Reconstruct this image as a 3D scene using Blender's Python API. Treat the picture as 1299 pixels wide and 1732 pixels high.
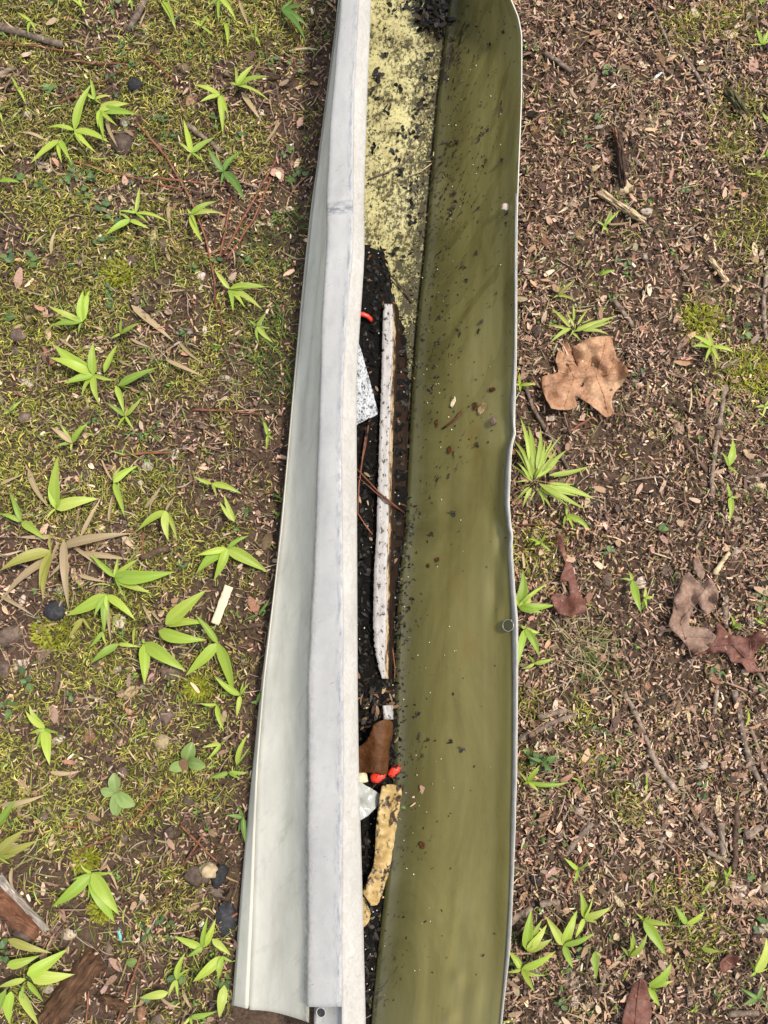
import bpy, bmesh, math, random
import numpy as np
from mathutils import Vector, Matrix, geometry, noise as mnoise

# ------------------------------------------------------------------ clear
for o in list(bpy.data.objects): bpy.data.objects.remove(o)
scene = bpy.context.scene
col = scene.collection
R = random.Random(7)
rng = np.random.default_rng(11)

# ------------------------------------------------------------------ camera
PITCH = math.radians(8.0); FOV = math.radians(56.0); DIST = 0.93
FPX = 866.0 / math.tan(FOV / 2)
CAM = Vector((0.0, -DIST * math.sin(PITCH), DIST * math.cos(PITCH)))
cd = bpy.data.cameras.new('camera'); cam = bpy.data.objects.new('camera', cd); col.objects.link(cam)
cam.location = CAM; cam.rotation_euler = (PITCH, 0, 0)
cd.sensor_fit = 'VERTICAL'; cd.angle = FOV; cd.clip_start = 0.02; cd.clip_end = 500
scene.camera = cam
scene.render.resolution_x = 768; scene.render.resolution_y = 1024

# ------------------------------------------------------------------ light
SUN_EL = math.radians(66); SUN_AZ = math.radians(17)      # azimuth: from +x towards +y
sdir = Vector((math.cos(SUN_EL) * math.cos(SUN_AZ), math.cos(SUN_EL) * math.sin(SUN_AZ), math.sin(SUN_EL)))
w = bpy.data.worlds.new('World'); scene.world = w; w.use_nodes = True
wn = w.node_tree; bg = wn.nodes['Background']
sky = wn.nodes.new('ShaderNodeTexSky'); sky.sky_type = 'NISHITA'; sky.sun_disc = False
sky.sun_elevation = SUN_EL; sky.sun_rotation = math.pi / 2 - SUN_AZ
sky.dust_density = 1.5; sky.air_density = 1.0
hz_ = wn.nodes.new('ShaderNodeHueSaturation'); hz_.inputs['Saturation'].default_value = 0.32   # hazy, whitish daylight sky
wn.links.new(sky.outputs[0], hz_.inputs['Color']); wn.links.new(hz_.outputs[0], bg.inputs[0]); bg.inputs[1].default_value = 0.125
sl = bpy.data.lights.new('sun', 'SUN'); sl.energy = 2.0; sl.angle = math.radians(7); sl.color = (1.0, 0.91, 0.78)
so = bpy.data.objects.new('sun', sl); col.objects.link(so); so.location = sdir * 3
so.rotation_euler = sdir.to_track_quat('Z', 'Y').to_euler()
vs = scene.view_settings
vs.view_transform = 'Standard'; vs.look = 'None'; vs.gamma = 1.0; vs.exposure = 1.17; vs.use_curve_mapping = False

# ------------------------------------------------------------------ helpers
_T = rng.random((256, 256))
def vnoise(x, y, s=0):
    x = np.asarray(x, float) + s * 17.31; y = np.asarray(y, float) + s * 9.77
    xi = np.floor(x).astype(int); yi = np.floor(y).astype(int)
    fx = x - xi; fy = y - yi
    fx = fx * fx * (3 - 2 * fx); fy = fy * fy * (3 - 2 * fy)
    a = _T[xi % 256, yi % 256]; b = _T[(xi + 1) % 256, yi % 256]
    c = _T[xi % 256, (yi + 1) % 256]; d = _T[(xi + 1) % 256, (yi + 1) % 256]
    return (a * (1 - fx) + b * fx) * (1 - fy) + (c * (1 - fx) + d * fx) * fy
def fbm(x, y, s=0, o=4):
    r = 0; a = 0.5; t = 0
    for i in range(o):
        r = r + a * vnoise(np.asarray(x) * 2 ** i, np.asarray(y) * 2 ** i, s + i); t += a; a *= 0.5
    return r / t
def sstep(a, b, x):
    t = np.clip((np.asarray(x, float) - a) / (b - a), 0, 1); return t * t * (3 - 2 * t)

def gz(x, y):
    """height of the ground (m)"""
    return (fbm(x * 9 if not isinstance(x, float) else x * 9, np.asarray(y) * 9, 3, 3) - 0.5) * 0.022 \
        + (fbm(np.asarray(x) * 60, np.asarray(y) * 60, 8, 3) - 0.5) * 0.005
def P(u, v, z=0.0):
    """a point of the place seen at photo pixel (u,v) at height z"""
    dx = (u - 649.5) / FPX; dy = (866 - v) / FPX
    d = Vector((dx, math.cos(PITCH) * dy + math.sin(PITCH), math.sin(PITCH) * dy - math.cos(PITCH)))
    t = (z - CAM.z) / d.z
    return CAM + d * t
def G(u, v, h=0.0):
    """a point h above the ground at a photo pixel"""
    p = P(u, v, h)
    for _ in range(3):
        p = P(u, v, h + float(gz(p.x, p.y)))
    return p

def link(name, me, mats=(), parent=None, smooth=True):
    o = bpy.data.objects.new(name, me); col.objects.link(o)
    for m in (mats if isinstance(mats, (list, tuple)) else [mats]):
        if m and not me.materials.get(m.name): me.materials.append(m)
    if smooth and len(me.polygons): me.polygons.foreach_set('use_smooth', [True] * len(me.polygons))
    if parent: o.parent = parent
    return o
def tag(o, label, cat, group=None, kind=None):
    o['label'] = label
    if cat: o['category'] = cat
    if group: o['group'] = group
    if kind: o['kind'] = kind
    return o
def empty(name, loc):
    o = bpy.data.objects.new(name, None); col.objects.link(o); o.location = loc
    o.empty_display_size = 0.01
    return o
def npmesh(name, V, F, C=None, UV=None):
    V = np.asarray(V, np.float32); F = np.asarray(F, np.int32); k = F.shape[1]
    me = bpy.data.meshes.new(name)
    me.vertices.add(len(V)); me.vertices.foreach_set('co', V.ravel())
    me.loops.add(F.size); me.loops.foreach_set('vertex_index', F.ravel())
    me.polygons.add(len(F)); me.polygons.foreach_set('loop_start', np.arange(0, F.size, k, dtype=np.int32))
    me.update(calc_edges=True)
    if C is not None:
        a = me.color_attributes.new('Col', 'FLOAT_COLOR', 'POINT')
        c4 = np.ones((len(V), 4), np.float32); c4[:, :3] = C; a.data.foreach_set('color', c4.ravel())
    if UV is not None:
        u = me.uv_layers.new(name='UVMap'); u.data.foreach_set('uv', np.asarray(UV, np.float32)[F.ravel()].ravel())
    me.validate()
    return me
def gridmesh(name, A, UV=None, C=None):
    """A: (n,m,3) array of points -> quad sheet"""
    A = np.asarray(A, float); n, m = A.shape[:2]
    idx = np.arange(n * m).reshape(n, m)
    F = np.stack([idx[:-1, :-1], idx[:-1, 1:], idx[1:, 1:], idx[1:, :-1]], -1).reshape(-1, 4)
    return npmesh(name, A.reshape(-1, 3), F, C, None if UV is None else np.asarray(UV).reshape(-1, 2))

# ------------------------------------------------------------------ materials
class NT:
    def __init__(s, name, rough=0.7, spec=0.3):
        s.m = bpy.data.materials.new(name); s.m.use_nodes = True; s.t = s.m.node_tree
        s.b = s.t.nodes['Principled BSDF']; s.b.inputs['Roughness'].default_value = rough
        s.b.inputs['Specular IOR Level'].default_value = spec
    def n(s, t): return s.t.nodes.new(t)
    def L(s, a, b):
        if hasattr(a, 'links'): s.t.links.new(a, b)
        elif isinstance(a, (tuple, list)) and len(a) == 3 and len(b.default_value) == 4: b.default_value = (*a, 1)
        else: b.default_value = a
    def uv(s): return s.n('ShaderNodeTexCoord').outputs['UV']
    def obj(s): return s.n('ShaderNodeTexCoord').outputs['Object']
    def pos(s): return s.n('ShaderNodeNewGeometry').outputs['Position']
    def rnd(s): return s.n('ShaderNodeObjectInfo').outputs['Random']
    def attr(s, a='Col'):
        n = s.n('ShaderNodeAttribute'); n.attribute_name = a; return n.outputs['Color']
    def map(s, v, sc=(1, 1, 1), rot=(0, 0, 0), loc=(0, 0, 0)):
        n = s.n('ShaderNodeMapping'); s.L(v, n.inputs[0]); n.inputs['Scale'].default_value = sc
        n.inputs['Rotation'].default_value = rot; n.inputs['Location'].default_value = loc; return n.outputs[0]
    def noise(s, v, sc, det=4, ro=0.6, dist=0):
        n = s.n('ShaderNodeTexNoise'); s.L(v, n.inputs['Vector']); n.inputs['Scale'].default_value = sc
        n.inputs['Detail'].default_value = det; n.inputs['Roughness'].default_value = ro
        n.inputs['Distortion'].default_value = dist; return n.outputs[0]
    def vor(s, v, sc, out='Distance', rnd=1.0):
        n = s.n('ShaderNodeTexVoronoi'); s.L(v, n.inputs['Vector']); n.inputs['Scale'].default_value = sc
        n.inputs['Randomness'].default_value = rnd; return n.outputs[out]
    def ramp(s, f, stops):
        n = s.n('ShaderNodeValToRGB'); s.L(f, n.inputs[0]); e = n.color_ramp.elements
        while len(e) < len(stops): e.new(0.5)
        for k, (p, c) in enumerate(stops):
            e[k].position = p; e[k].color = (c, c, c, 1) if not isinstance(c, tuple) else (*c, 1)
        return n.outputs[0]
    def math(s, op, a, b=0.5):
        n = s.n('ShaderNodeMath'); n.operation = op; s.L(a, n.inputs[0]); s.L(b, n.inputs[1]); return n.outputs[0]
    def mix(s, f, a, b, mode='MIX'):
        n = s.n('ShaderNodeMix'); n.data_type = 'RGBA'; n.blend_type = mode
        s.L(f, n.inputs[0]); s.L(a, n.inputs[6]); s.L(b, n.inputs[7]); return n.outputs[2]
    def sep(s, v):
        n = s.n('ShaderNodeSeparateXYZ'); s.L(v, n.inputs[0]); return n.outputs
    def hsv(s, c, h=0.5, sa=1.0, v=1.0):
        n = s.n('ShaderNodeHueSaturation'); s.L(c, n.inputs['Color']); s.L(h, n.inputs[0]); s.L(sa, n.inputs[1]); s.L(v, n.inputs[2]); return n.outputs[0]
    def color(s, c): s.L(c, s.b.inputs['Base Color'])
    def rough(s, r): s.L(r, s.b.inputs['Roughness'])
    def bump(s, h, st=0.3, d=0.001):
        n = s.n('ShaderNodeBump'); n.inputs['Strength'].default_value = st; n.inputs['Distance'].default_value = d
        s.L(h, n.inputs['Height']); s.L(n.outputs[0], s.b.inputs['Normal'])
    def translucent(s, c, f):
        t = s.n('ShaderNodeBsdfTranslucent'); s.L(c, t.inputs[0]); m = s.n('ShaderNodeMixShader'); m.inputs[0].default_value = f
        out = s.t.nodes['Material Output']; s.L(s.b.outputs[0], m.inputs[1]); s.L(t.outputs[0], m.inputs[2]); s.L(m.outputs[0], out.inputs[0])

def m_soil():
    t = NT('soil', 0.95, 0.15); p = t.pos()
    a = t.noise(p, 35, 8, 0.7); b = t.noise(p, 260, 6, 0.7)
    c = t.ramp(a, [(0.3, (0.018, 0.012, 0.008)), (0.5, (0.048, 0.031, 0.02)), (0.72, (0.12, 0.08, 0.054))])
    c = t.mix(t.ramp(b, [(0.35, 0.0), (0.7, 1.0)]), c, (0.15, 0.10, 0.07), 'MIX')
    t.color(c); t.bump(t.noise(p, 400, 8, 0.75), 0.9, 0.004); return t.m
def m_attr(name, rough=0.8, spec=0.3, trans=0.0, var=90):
    t = NT(name, rough, spec); c = t.attr(); n = t.noise(t.pos(), var * 8, 4, 0.7)
    c = t.mix(1.0, c, t.ramp(n, [(0.25, 0.62), (0.75, 1.3)]), 'MULTIPLY'); t.color(c)
    t.bump(n, 0.4, 0.0006)
    if trans: t.translucent(c, trans)
    return t.m
def m_blade():
    t = NT('grass_blade', 0.42, 0.4); uv = t.uv(); s = t.sep(uv); c = t.attr()
    vein = t.noise(t.map(uv, (60, 1.2, 1)), 1.0, 2, 0.5)
    c2 = t.mix(1.0, c, t.ramp(vein, [(0.35, 0.8), (0.65, 1.15)]), 'MULTIPLY')
    mid = t.ramp(t.math('ABSOLUTE', t.math('SUBTRACT', s[0], 0.5)), [(0.0, 1.0), (0.06, 0.0)])
    c2 = t.mix(t.math('MULTIPLY', mid, 0.35), c2, (0.42, 0.55, 0.16))
    blot = t.ramp(t.noise(t.pos(), 160, 3, 0.6), [(0.66, 0.0), (0.74, 1.0)])
    c2 = t.mix(t.math('MULTIPLY', blot, 0.45), c2, (0.32, 0.27, 0.08))
    tip = t.ramp(t.math('ADD', s[1], t.math('MULTIPLY', t.noise(t.pos(), 200, 2, 0.5), 0.1)), [(0.98, 0.0), (1.05, 1.0)])
    c2 = t.mix(t.math('MULTIPLY', tip, 0.6), c2, (0.36, 0.26, 0.1))
    t.color(c2); t.bump(vein, 0.25, 0.0004); t.translucent(c2, 0.36); return t.m
def m_wood(name, dark, mid, light, rough=0.8, stretch=(25, 25, 2.2)):
    t = NT(name, rough, 0.25); p = t.uv()
    g = t.noise(t.map(p, (stretch[0], stretch[2], 1)), 14, 8, 0.7, 0.6)
    c = t.ramp(g, [(0.28, dark), (0.5, mid), (0.75, light)])
    c = t.mix(1.0, c, t.ramp(t.noise(t.obj(), 90, 4, 0.6), [(0.3, 0.65), (0.7, 1.2)]), 'MULTIPLY')
    t.color(c); t.bump(g, 0.7, 0.0012); return t.m
def m_bark(name, a, b, c, rough=0.85):
    t = NT(name, rough, 0.2); p = t.pos(); n = t.noise(p, 170, 7, 0.7)
    k = t.ramp(n, [(0.3, a), (0.52, b), (0.75, c)])
    k = t.hsv(k, 0.5, 1.0, t.math('ADD', t.math('MULTIPLY', t.rnd(), 0.7), 0.65))
    t.color(k); t.bump(t.noise(p, 500, 5, 0.7), 0.7, 0.001); return t.m
def m_dryleaf(name, a, b, c, rough=0.5, trans=0.15, spec=0.4):
    t = NT(name, rough, spec); p = t.obj()
    n = t.noise(p, 38, 7, 0.65); f = t.noise(p, 320, 4, 0.7)
    k = t.ramp(n, [(0.3, a), (0.5, b), (0.72, c)])
    vd = t.vor(p, 330, 'Distance'); k = t.mix(1.0, k, t.ramp(vd, [(0.0, 1.15), (0.7, 0.8)]), 'MULTIPLY')
    sp = t.ramp(t.noise(p, 210, 3, 0.6), [(0.68, 0.0), (0.73, 1.0)])
    k = t.mix(t.math('MULTIPLY', sp, 0.7), k, (0.035, 0.022, 0.015))
    t.color(k); t.bump(t.mix(0.5, t.noise(p, 95, 5, .65), f), 0.8, 0.0025)
    if trans: t.translucent(k, trans)
    return t.m

SOIL = m_soil()
LITTER = m_attr('leaf_litter', 0.8, 0.12); MOSS = m_attr('moss', 0.6, 0.12, 0.25)
WETLIT = m_attr('wet_debris', 0.5, 0.18)
BLADE = m_blade()
STICK = m_bark('twig_bark', (0.06, 0.043, 0.032), (0.18, 0.135, 0.105), (0.37, 0.30, 0.245))
STICKR = m_bark('twig_bark_dark', (0.028, 0.017, 0.012), (0.075, 0.047, 0.034), (0.16, 0.11, 0.08))
STICKP = m_bark('bare_pale_wood', (0.22, 0.16, 0.095), (0.42, 0.33, 0.2), (0.6, 0.5, 0.34))
NEEDLE = m_bark('pine_needle', (0.075, 0.03, 0.018), (0.16, 0.062, 0.035), (0.25, 0.125, 0.07), 0.5)
NUT = m_bark('nut_shell', (0.045, 0.03, 0.022), (0.105, 0.073, 0.055), (0.19, 0.14, 0.11), 0.6)
STONED = m_bark('black_stone', (0.01, 0.01, 0.012), (0.025, 0.025, 0.028), (0.06, 0.06, 0.06), 0.7)
STONEL = m_bark('pale_stone', (0.25, 0.2, 0.16), (0.42, 0.35, 0.29), (0.6, 0.53, 0.46), 0.7)
BRICKC = m_bark('reddish_chip', (0.13, 0.06, 0.035), (0.24, 0.125, 0.075), (0.34, 0.2, 0.13), 0.8)
OAK = m_dryleaf('tan_oak_leaf', (0.2, 0.095, 0.05), (0.41, 0.215, 0.115), (0.58, 0.37, 0.22))
OAKG = m_dryleaf('grey_brown_oak_leaf', (0.17, 0.098, 0.068), (0.285, 0.178, 0.13), (0.39, 0.265, 0.20))
OAKR = m_dryleaf('red_brown_oak_leaf', (0.1, 0.036, 0.025), (0.17, 0.066, 0.045), (0.26, 0.12, 0.085))
WETLEAF = m_dryleaf('wet_brown_leaf', (0.05, 0.018, 0.006), (0.09, 0.035, 0.011), (0.14, 0.058, 0.02), 0.5, 0.05, 0.22)

# ================================================================== GUTTER GEOMETRY (stations along the photo's height)
KEY = {  # photo v -> u of each fold line
 'A':  [(-230, 600), (0, 572), (170, 553), (340, 527), (420, 518), (520, 508), (640, 497), (790, 484), (900, 473), (1000, 463), (1150, 442), (1300, 427), (1400, 417), (1500, 408), (1690, 393), (1800, 384)],
 'A2': [(-230, 601), (0, 573), (340, 528), (640, 498), (900, 475), (1150, 446), (1300, 434), (1400, 430), (1500, 427), (1690, 419), (1800, 414)],
 'B':  [(-230, 590), (0, 576), (170, 561), (340, 551), (420, 552), (520, 545), (640, 541), (790, 537), (900, 533), (1000, 528), (1150, 521), (1300, 520), (1500, 520), (1700, 518), (1800, 517)],
 'C':  [(-230, 616), (0, 606), (170, 598), (340, 597), (420, 597), (520, 587), (640, 580), (790, 577), (1000, 580), (1300, 581), (1500, 578), (1800, 578)],
 'D':  [(-230, 632), (0, 628), (170, 621), (340, 616), (430, 617), (520, 611), (640, 603), (900, 604), (1150, 605), (1300, 607), (1500, 613), (1700, 618), (1800, 620)],
 'E':  [(-230, 775), (0, 762), (170, 741), (340, 726), (420, 720), (520, 708), (640, 698), (790, 690), (900, 684), (1000, 672), (1150, 666), (1300, 664), (1400, 659), (1500, 650), (1600, 638), (1700, 628), (1800, 622)],
 'F':  [(-230, 826), (0, 862), (60, 878), (340, 876), (520, 872), (600, 871), (640, 868), (700, 863), (760, 860), (830, 855), (900, 858), (1000, 865), (1150, 868), (1300, 869), (1500, 864), (1700, 850), (1800, 842)],
 'G':  [(-230, 830), (-60, 852), (0, 868), (30, 880), (60, 885), (170, 884), (340, 880), (500, 877), (690, 873), (722, 872), (734, 874), (748, 870), (770, 868), (850, 865), (895, 868), (905, 871), (920, 869), (1000, 873), (1050, 877), (1300, 877), (1400, 874), (1500, 869), (1600, 864), (1700, 853), (1800, 845)],
}
ZK = {
 'A': [(-230, .005), (1800, .008)], 'A2': [(-230, .026), (1800, .026)],
 'B': [(-230, .098), (0, .097), (340, .095), (1800, .086)], 'C': [(-230, .105), (1800, .099)],
 'D': [(-230, .098), (1800, .088)], 'E': [(-230, .004), (1800, .004)],
 'G': [(-230, .098), (0, .098), (900, .076), (1800, .052)],
}
def kint(tab, v):
    a = np.array(tab, float); return np.interp(v, a[:, 0], a[:, 1])
def ksmooth(tab, v, w=22):
    return sum(kint(tab, np.asarray(v, float) + d) * g for d, g in ((-w, .25), (0, .5), (w, .25)))
def KU(k, v): return ksmooth(KEY[k], v, 5 if k == 'G' else 28)
def KZ(k, v): return ksmooth(ZK[k], v, 60)
def KP(k, v): return P(float(KU(k, v)), v, float(KZ(k, v)))

# footprint of the gutter on the ground: x limits as a function of y
_fv = np.linspace(-230, 1800, 30)
_fa = np.array([tuple(P(float(KU('A', v)), v, .006)) for v in _fv]); _fe = np.array([tuple(P(float(KU('E', v)), v, .004)) for v in _fv])
_g = np.array([tuple(P(float(KU('G', v)), v, float(KZ('G', v)))) for v in _fv])
def foot(y):
    y = np.asarray(y, float); o = np.argsort(_fa[:, 1])
    return np.interp(y, _fa[o, 1], _fa[o, 0]), np.interp(y, _fe[o, 1], _fe[o, 0])
YG0, YG1 = float(_fa[:, 1].min()), float(_fa[:, 1].max())
_gz0 = gz
def gz(x, y):
    x = np.asarray(x, float); y = np.asarray(y, float)
    a, e = foot(y)
    m = sstep(-.028, -.004, x - a) * (1 - sstep(.0, .03, x - e)) * sstep(YG0 - .06, YG0 - .01, y) * (1 - sstep(YG1 + .01, YG1 + .06, y))
    return _gz0(x, y) * (1 - m) + m * (-0.0005)

# ================================================================== GROUND
def axis(a, b, step):
    c = list(np.arange(a, b + 1e-6, step)); lo = []; hi = []; s = step; x = a
    while x > -45: s *= 1.5; x -= s; lo.append(x)
    s = step; x = b
    while x < 45: s *= 1.5; x += s; hi.append(x)
    return np.array(lo[::-1] + c + hi)
X, Y = np.meshgrid(axis(-.62, .62, .0045), axis(-.72, .78, .0045))
A = np.stack([X, Y, gz(X, Y) + (fbm(X * 130, Y * 130, 21, 2) - .5) * .003], -1)
g = link('ground', gridmesh('ground', A), SOIL); g['kind'] = 'structure'
tag(g, 'bare brown soil under the moss and litter', None); 

# ================================================================== GUTTER MATERIALS
def m_inside(name, floor):
    t = NT(name, 0.36, 0.12 if floor else 0.35); uv = t.uv(); s = t.sep(uv)
    big = t.noise(t.map(uv, (9, 3.2, 1)), 1.6, 6, 0.62, 1.2)
    streak = t.noise(t.map(uv, (70, 5, 1)), 1.0, 5, 0.6)
    c = t.ramp(big, [(0.32, (0.14, 0.122, 0.039)), (0.5, (0.176, 0.158, 0.056)), (0.7, (0.21, 0.19, 0.077))])
    if floor: c = t.ramp(big, [(0.3, (0.36, 0.325, 0.135)), (0.5, (0.45, 0.415, 0.205)), (0.7, (0.50, 0.465, 0.26))])  # same paint as the wall; the floor's stronger light is put into its colour
    c = t.mix(1.0, c, t.ramp(streak, [(0.3, 0.86), (0.7, 1.1)]), 'MULTIPLY')
    p = t.map(uv, (1, 1, 1)); dist = t.noise(uv, 120, 3, 0.6)
    if floor:
        n1 = t.noise(t.map(uv, (1, .7, 1)), 300, 7, 0.8); n2 = t.noise(uv, 34, 4, 0.65)
        f = t.math('ADD', n1, t.math('MULTIPLY', t.math('SUBTRACT', n2, .5), 0.42))
        # grime gathers in the fold beside the back wall (u = distance from it)
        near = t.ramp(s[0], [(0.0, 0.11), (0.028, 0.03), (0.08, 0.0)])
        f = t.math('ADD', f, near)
        d = t.ramp(f, [(0.53, 0.0), (0.60, 1.0)]); fine = t.ramp(t.noise(uv, 420, 4, .7), [(.6, 0.0), (.7, 1.0)])
        d = t.math('MAXIMUM', d, t.math('MULTIPLY', fine, .75)); n3 = t.noise(t.map(uv, (1, .6, 1)), 95, 5, .7)
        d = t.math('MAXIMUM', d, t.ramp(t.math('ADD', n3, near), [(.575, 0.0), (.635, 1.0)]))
        c = t.mix(t.ramp(t.noise(uv, 48, 6, .75), [(.45, 0.0), (.68, .8)]), c, (.17, .13, .06))
        c = t.mix(t.math('MULTIPLY', d, .93), c, (0.028, 0.024, 0.014))
        t.rough(t.ramp(d, [(0, 0.5), (1, 0.6)]))
        t.bump(d, 0.6, 0.0012)
    else:
        # water marks and grit running slantwise over the wall
        dg = t.map(uv, rot=(0, 0, .55)); n1 = t.noise(t.map(dg, (1.3, .6, 1)), 190, 5, 0.72); n2 = t.noise(t.map(dg, (1.6, .4, 1)), 22, 4, 0.65)
        f = t.math('ADD', n1, t.math('MULTIPLY', t.math('SUBTRACT', n2, .5), 0.55))
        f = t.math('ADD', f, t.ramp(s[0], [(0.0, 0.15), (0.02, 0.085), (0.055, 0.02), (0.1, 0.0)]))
        f = t.math('ADD', f, t.ramp(s[1], [(0.2, -0.17), (0.48, -0.10), (0.64, 0.045), (1.0, 0.06)]))
        d = t.ramp(f, [(0.70, 0.0), (0.75, 1.0)])
        tide = t.ramp(t.noise(t.map(t.map(uv, rot=(0, 0, .55)), (1.5, .4, 1)), 17, 3, .5, .9), [(0.40, 0.0), (0.415, 1.0), (0.55, 1.0), (0.57, 0.35)])
        tide = t.math('MAXIMUM', tide, t.ramp(s[1], [(.5, 1.0), (.75, 0.0)])); c = t.mix(1.0, c, t.mix(tide, (0.74, 0.73, 0.68), (1, 1, 1)), 'MULTIPLY')
        wide = t.noise(t.map(uv, (16, .8, 1)), 1.7, 3, .5); c = t.mix(1.0, c, t.ramp(wide, [(.32, .86), (.6, 1.04)]), 'MULTIPLY')
        rust = t.ramp(t.noise(t.map(uv, (1, .6, 1), loc=(.3, .12, 0)), 15, 5, .65), [(.6, 0.0), (.75, 1.0)])
        c = t.mix(t.math('MULTIPLY', rust, .55), c, (0.19, 0.12, 0.03))
        c = t.mix(t.ramp(t.math('ADD', s[0], t.math('MULTIPLY', t.math('SUBTRACT', big, .5), .05)), [(0.0, .95), (0.015, .8), (0.04, .38), (.075, 0.0)]), c, (0.032, 0.033, 0.012))  # fold shade and wet film painted in, darkening towards the floor
        fine = t.ramp(t.noise(uv, 700, 3, .7), [(.70, 0.0), (.76, 1.0)]); c = t.mix(t.math('MULTIPLY', fine, .6), c, (.05, .04, .02))
        c = t.mix(d, c, (0.022, 0.018, 0.01))
        scr = t.ramp(t.noise(t.map(uv, (420, 6, 1)), 1.0, 3, .6), [(.72, 0.0), (.76, 1.0)]); c = t.mix(t.math('MULTIPLY', scr, .22), c, (.4, .38, .2))
        t.rough(t.ramp(big, [(0.3, 0.24), (0.7, 0.40)])); t.bump(t.noise(uv, 60, 4, .6), 0.12, 0.002)
    t.color(c); return t.m
def m_white(name, base, kind):
    t = NT(name, 0.5, 0.18); uv = t.uv(); s = t.sep(uv)
    n = t.noise(t.map(uv, (1, .5, 1)), 22, 6, .65)
    c = t.mix(1.0, base, t.ramp(n, [(.3, .8), (.7, 1.08)]), 'MULTIPLY')
    if kind == 'face':
        sc = t.ramp(t.noise(t.map(uv, (1.2, .8, 1)), 240, 4, .7), [(.7, 0.0), (.78, 1.0)]); c = t.mix(t.math('MULTIPLY', sc, .5), c, (.18, .17, .14))
        dirt = t.ramp(t.noise(t.map(uv, (1, .35, 1)), 40, 5, .7), [(.48, 0.0), (.72, .5)]); c = t.mix(dirt, c, (.33, .33, .26)); sm = t.ramp(t.noise(t.map(t.map(uv, rot=(0, 0, -.9)), (2.2, .5, 1)), 30, 6, .75), [(.56, 0.0), (.7, .45)]); c = t.mix(sm, c, (.28, .275, .22))
        # grime and overhang shade painted as a dark line under the lip (u is measured from it)
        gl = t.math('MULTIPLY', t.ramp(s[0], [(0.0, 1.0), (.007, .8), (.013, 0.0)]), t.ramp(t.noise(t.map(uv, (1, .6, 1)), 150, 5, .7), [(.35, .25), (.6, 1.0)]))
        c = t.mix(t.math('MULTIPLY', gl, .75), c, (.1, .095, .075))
        t.bump(n, .15, .002)
    elif kind == 'band':
        mott = t.noise(uv, 330, 6, .75); c = t.mix(t.ramp(mott, [(.58, 0.0), (.72, .55)]), c, (.2, .2, .21)); lg = t.noise(t.map(uv, (1.4, .6, 1)), 46, 5, .7)
        c = t.mix(t.ramp(lg, [(.48, 0.0), (.64, .3)]), c, (.25, .255, .27)); sx_ = t.ramp(t.noise(t.map(t.map(uv, rot=(0, 0, 1.1)), (3, .35, 1)), 170, 5, .7), [(.64, 0.0), (.68, 1.0)]); c = t.mix(t.math('MULTIPLY', sx_, .6), c, (.09, .085, .08))
        edge = t.math('MULTIPLY', t.ramp(s[0], [(.0245, 0.0), (.0275, 1.0), (.030, .7)]), t.ramp(t.noise(t.map(uv, (2.6, .5, 1)), 150, 7, .75), [(.47, 0.0), (.6, 1.0)]))
        c = t.mix(t.math('MULTIPLY', edge, .8), c, (.17, .185, .22))
        spk = t.ramp(t.noise(t.map(uv, (1, .8, 1)), 900, 2, .6), [(.7, 0.0), (.75, 1.0)]); c = t.mix(t.math('MULTIPLY', spk, .6), c, (.1, .1, .1))
        le = t.math('MULTIPLY', t.ramp(s[0], [(.0065, 1.0), (.0078, .7), (.0092, 0.0)]), t.ramp(t.noise(t.map(uv, (1, .45, 1)), 420, 6, .75), [(.46, 0.0), (.6, 1.0)]))
        c = t.mix(t.math('MULTIPLY', le, .45), c, (.16, .14, .11))
        v0_ = float(P(575, 352, .1).y) + .5; kk = t.ramp(t.math('ABSOLUTE', t.math('SUBTRACT', s[1], v0_)), [(0.0, 1.0), (.0035, .8), (.007, 0.0)]); kk = t.math('MULTIPLY', kk, t.ramp(t.noise(t.map(uv, (.7, 1.6, 1)), 190, 5, .7), [(.45, 0.0), (.55, 1.0)])); c = t.mix(t.math('MULTIPLY', kk, .8), c, (.13, .14, .16))
        t.rough(.5); t.bump(lg, .1, .001)
    elif kind == 'roll':
        mott = t.noise(t.map(uv, (1.3, .7, 1)), 170, 5, .62, 1.6); c = t.mix(t.ramp(mott, [(.48, 0.0), (.54, .4), (.58, .1), (.68, .65)]), c, (.26, .23, .18))
        t.rough(.6); t.bump(mott, .3, .0008)
    t.color(c); return t.m
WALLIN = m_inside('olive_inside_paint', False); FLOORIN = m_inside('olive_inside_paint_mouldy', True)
FACE = m_white('white_outside_paint', (.54, .53, .465), 'face'); BAND = m_white('chalky_white_paint', (.375, .372, .366), 'band')  # one white paint on face, band and roll; light differences put into base tones
ROLL = m_white('stained_white_paint', (.385, .372, .347), 'roll')
t = NT('bare_metal', .38, .5); t.b.inputs['Metallic'].default_value = .55
t.color(t.ramp(t.noise(t.map(t.uv(), (1, .3, 1)), 160, 5, .7), [(.3, (.17, .17, .16)), (.7, (.33, .33, .31))])); METAL = t.m

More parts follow.
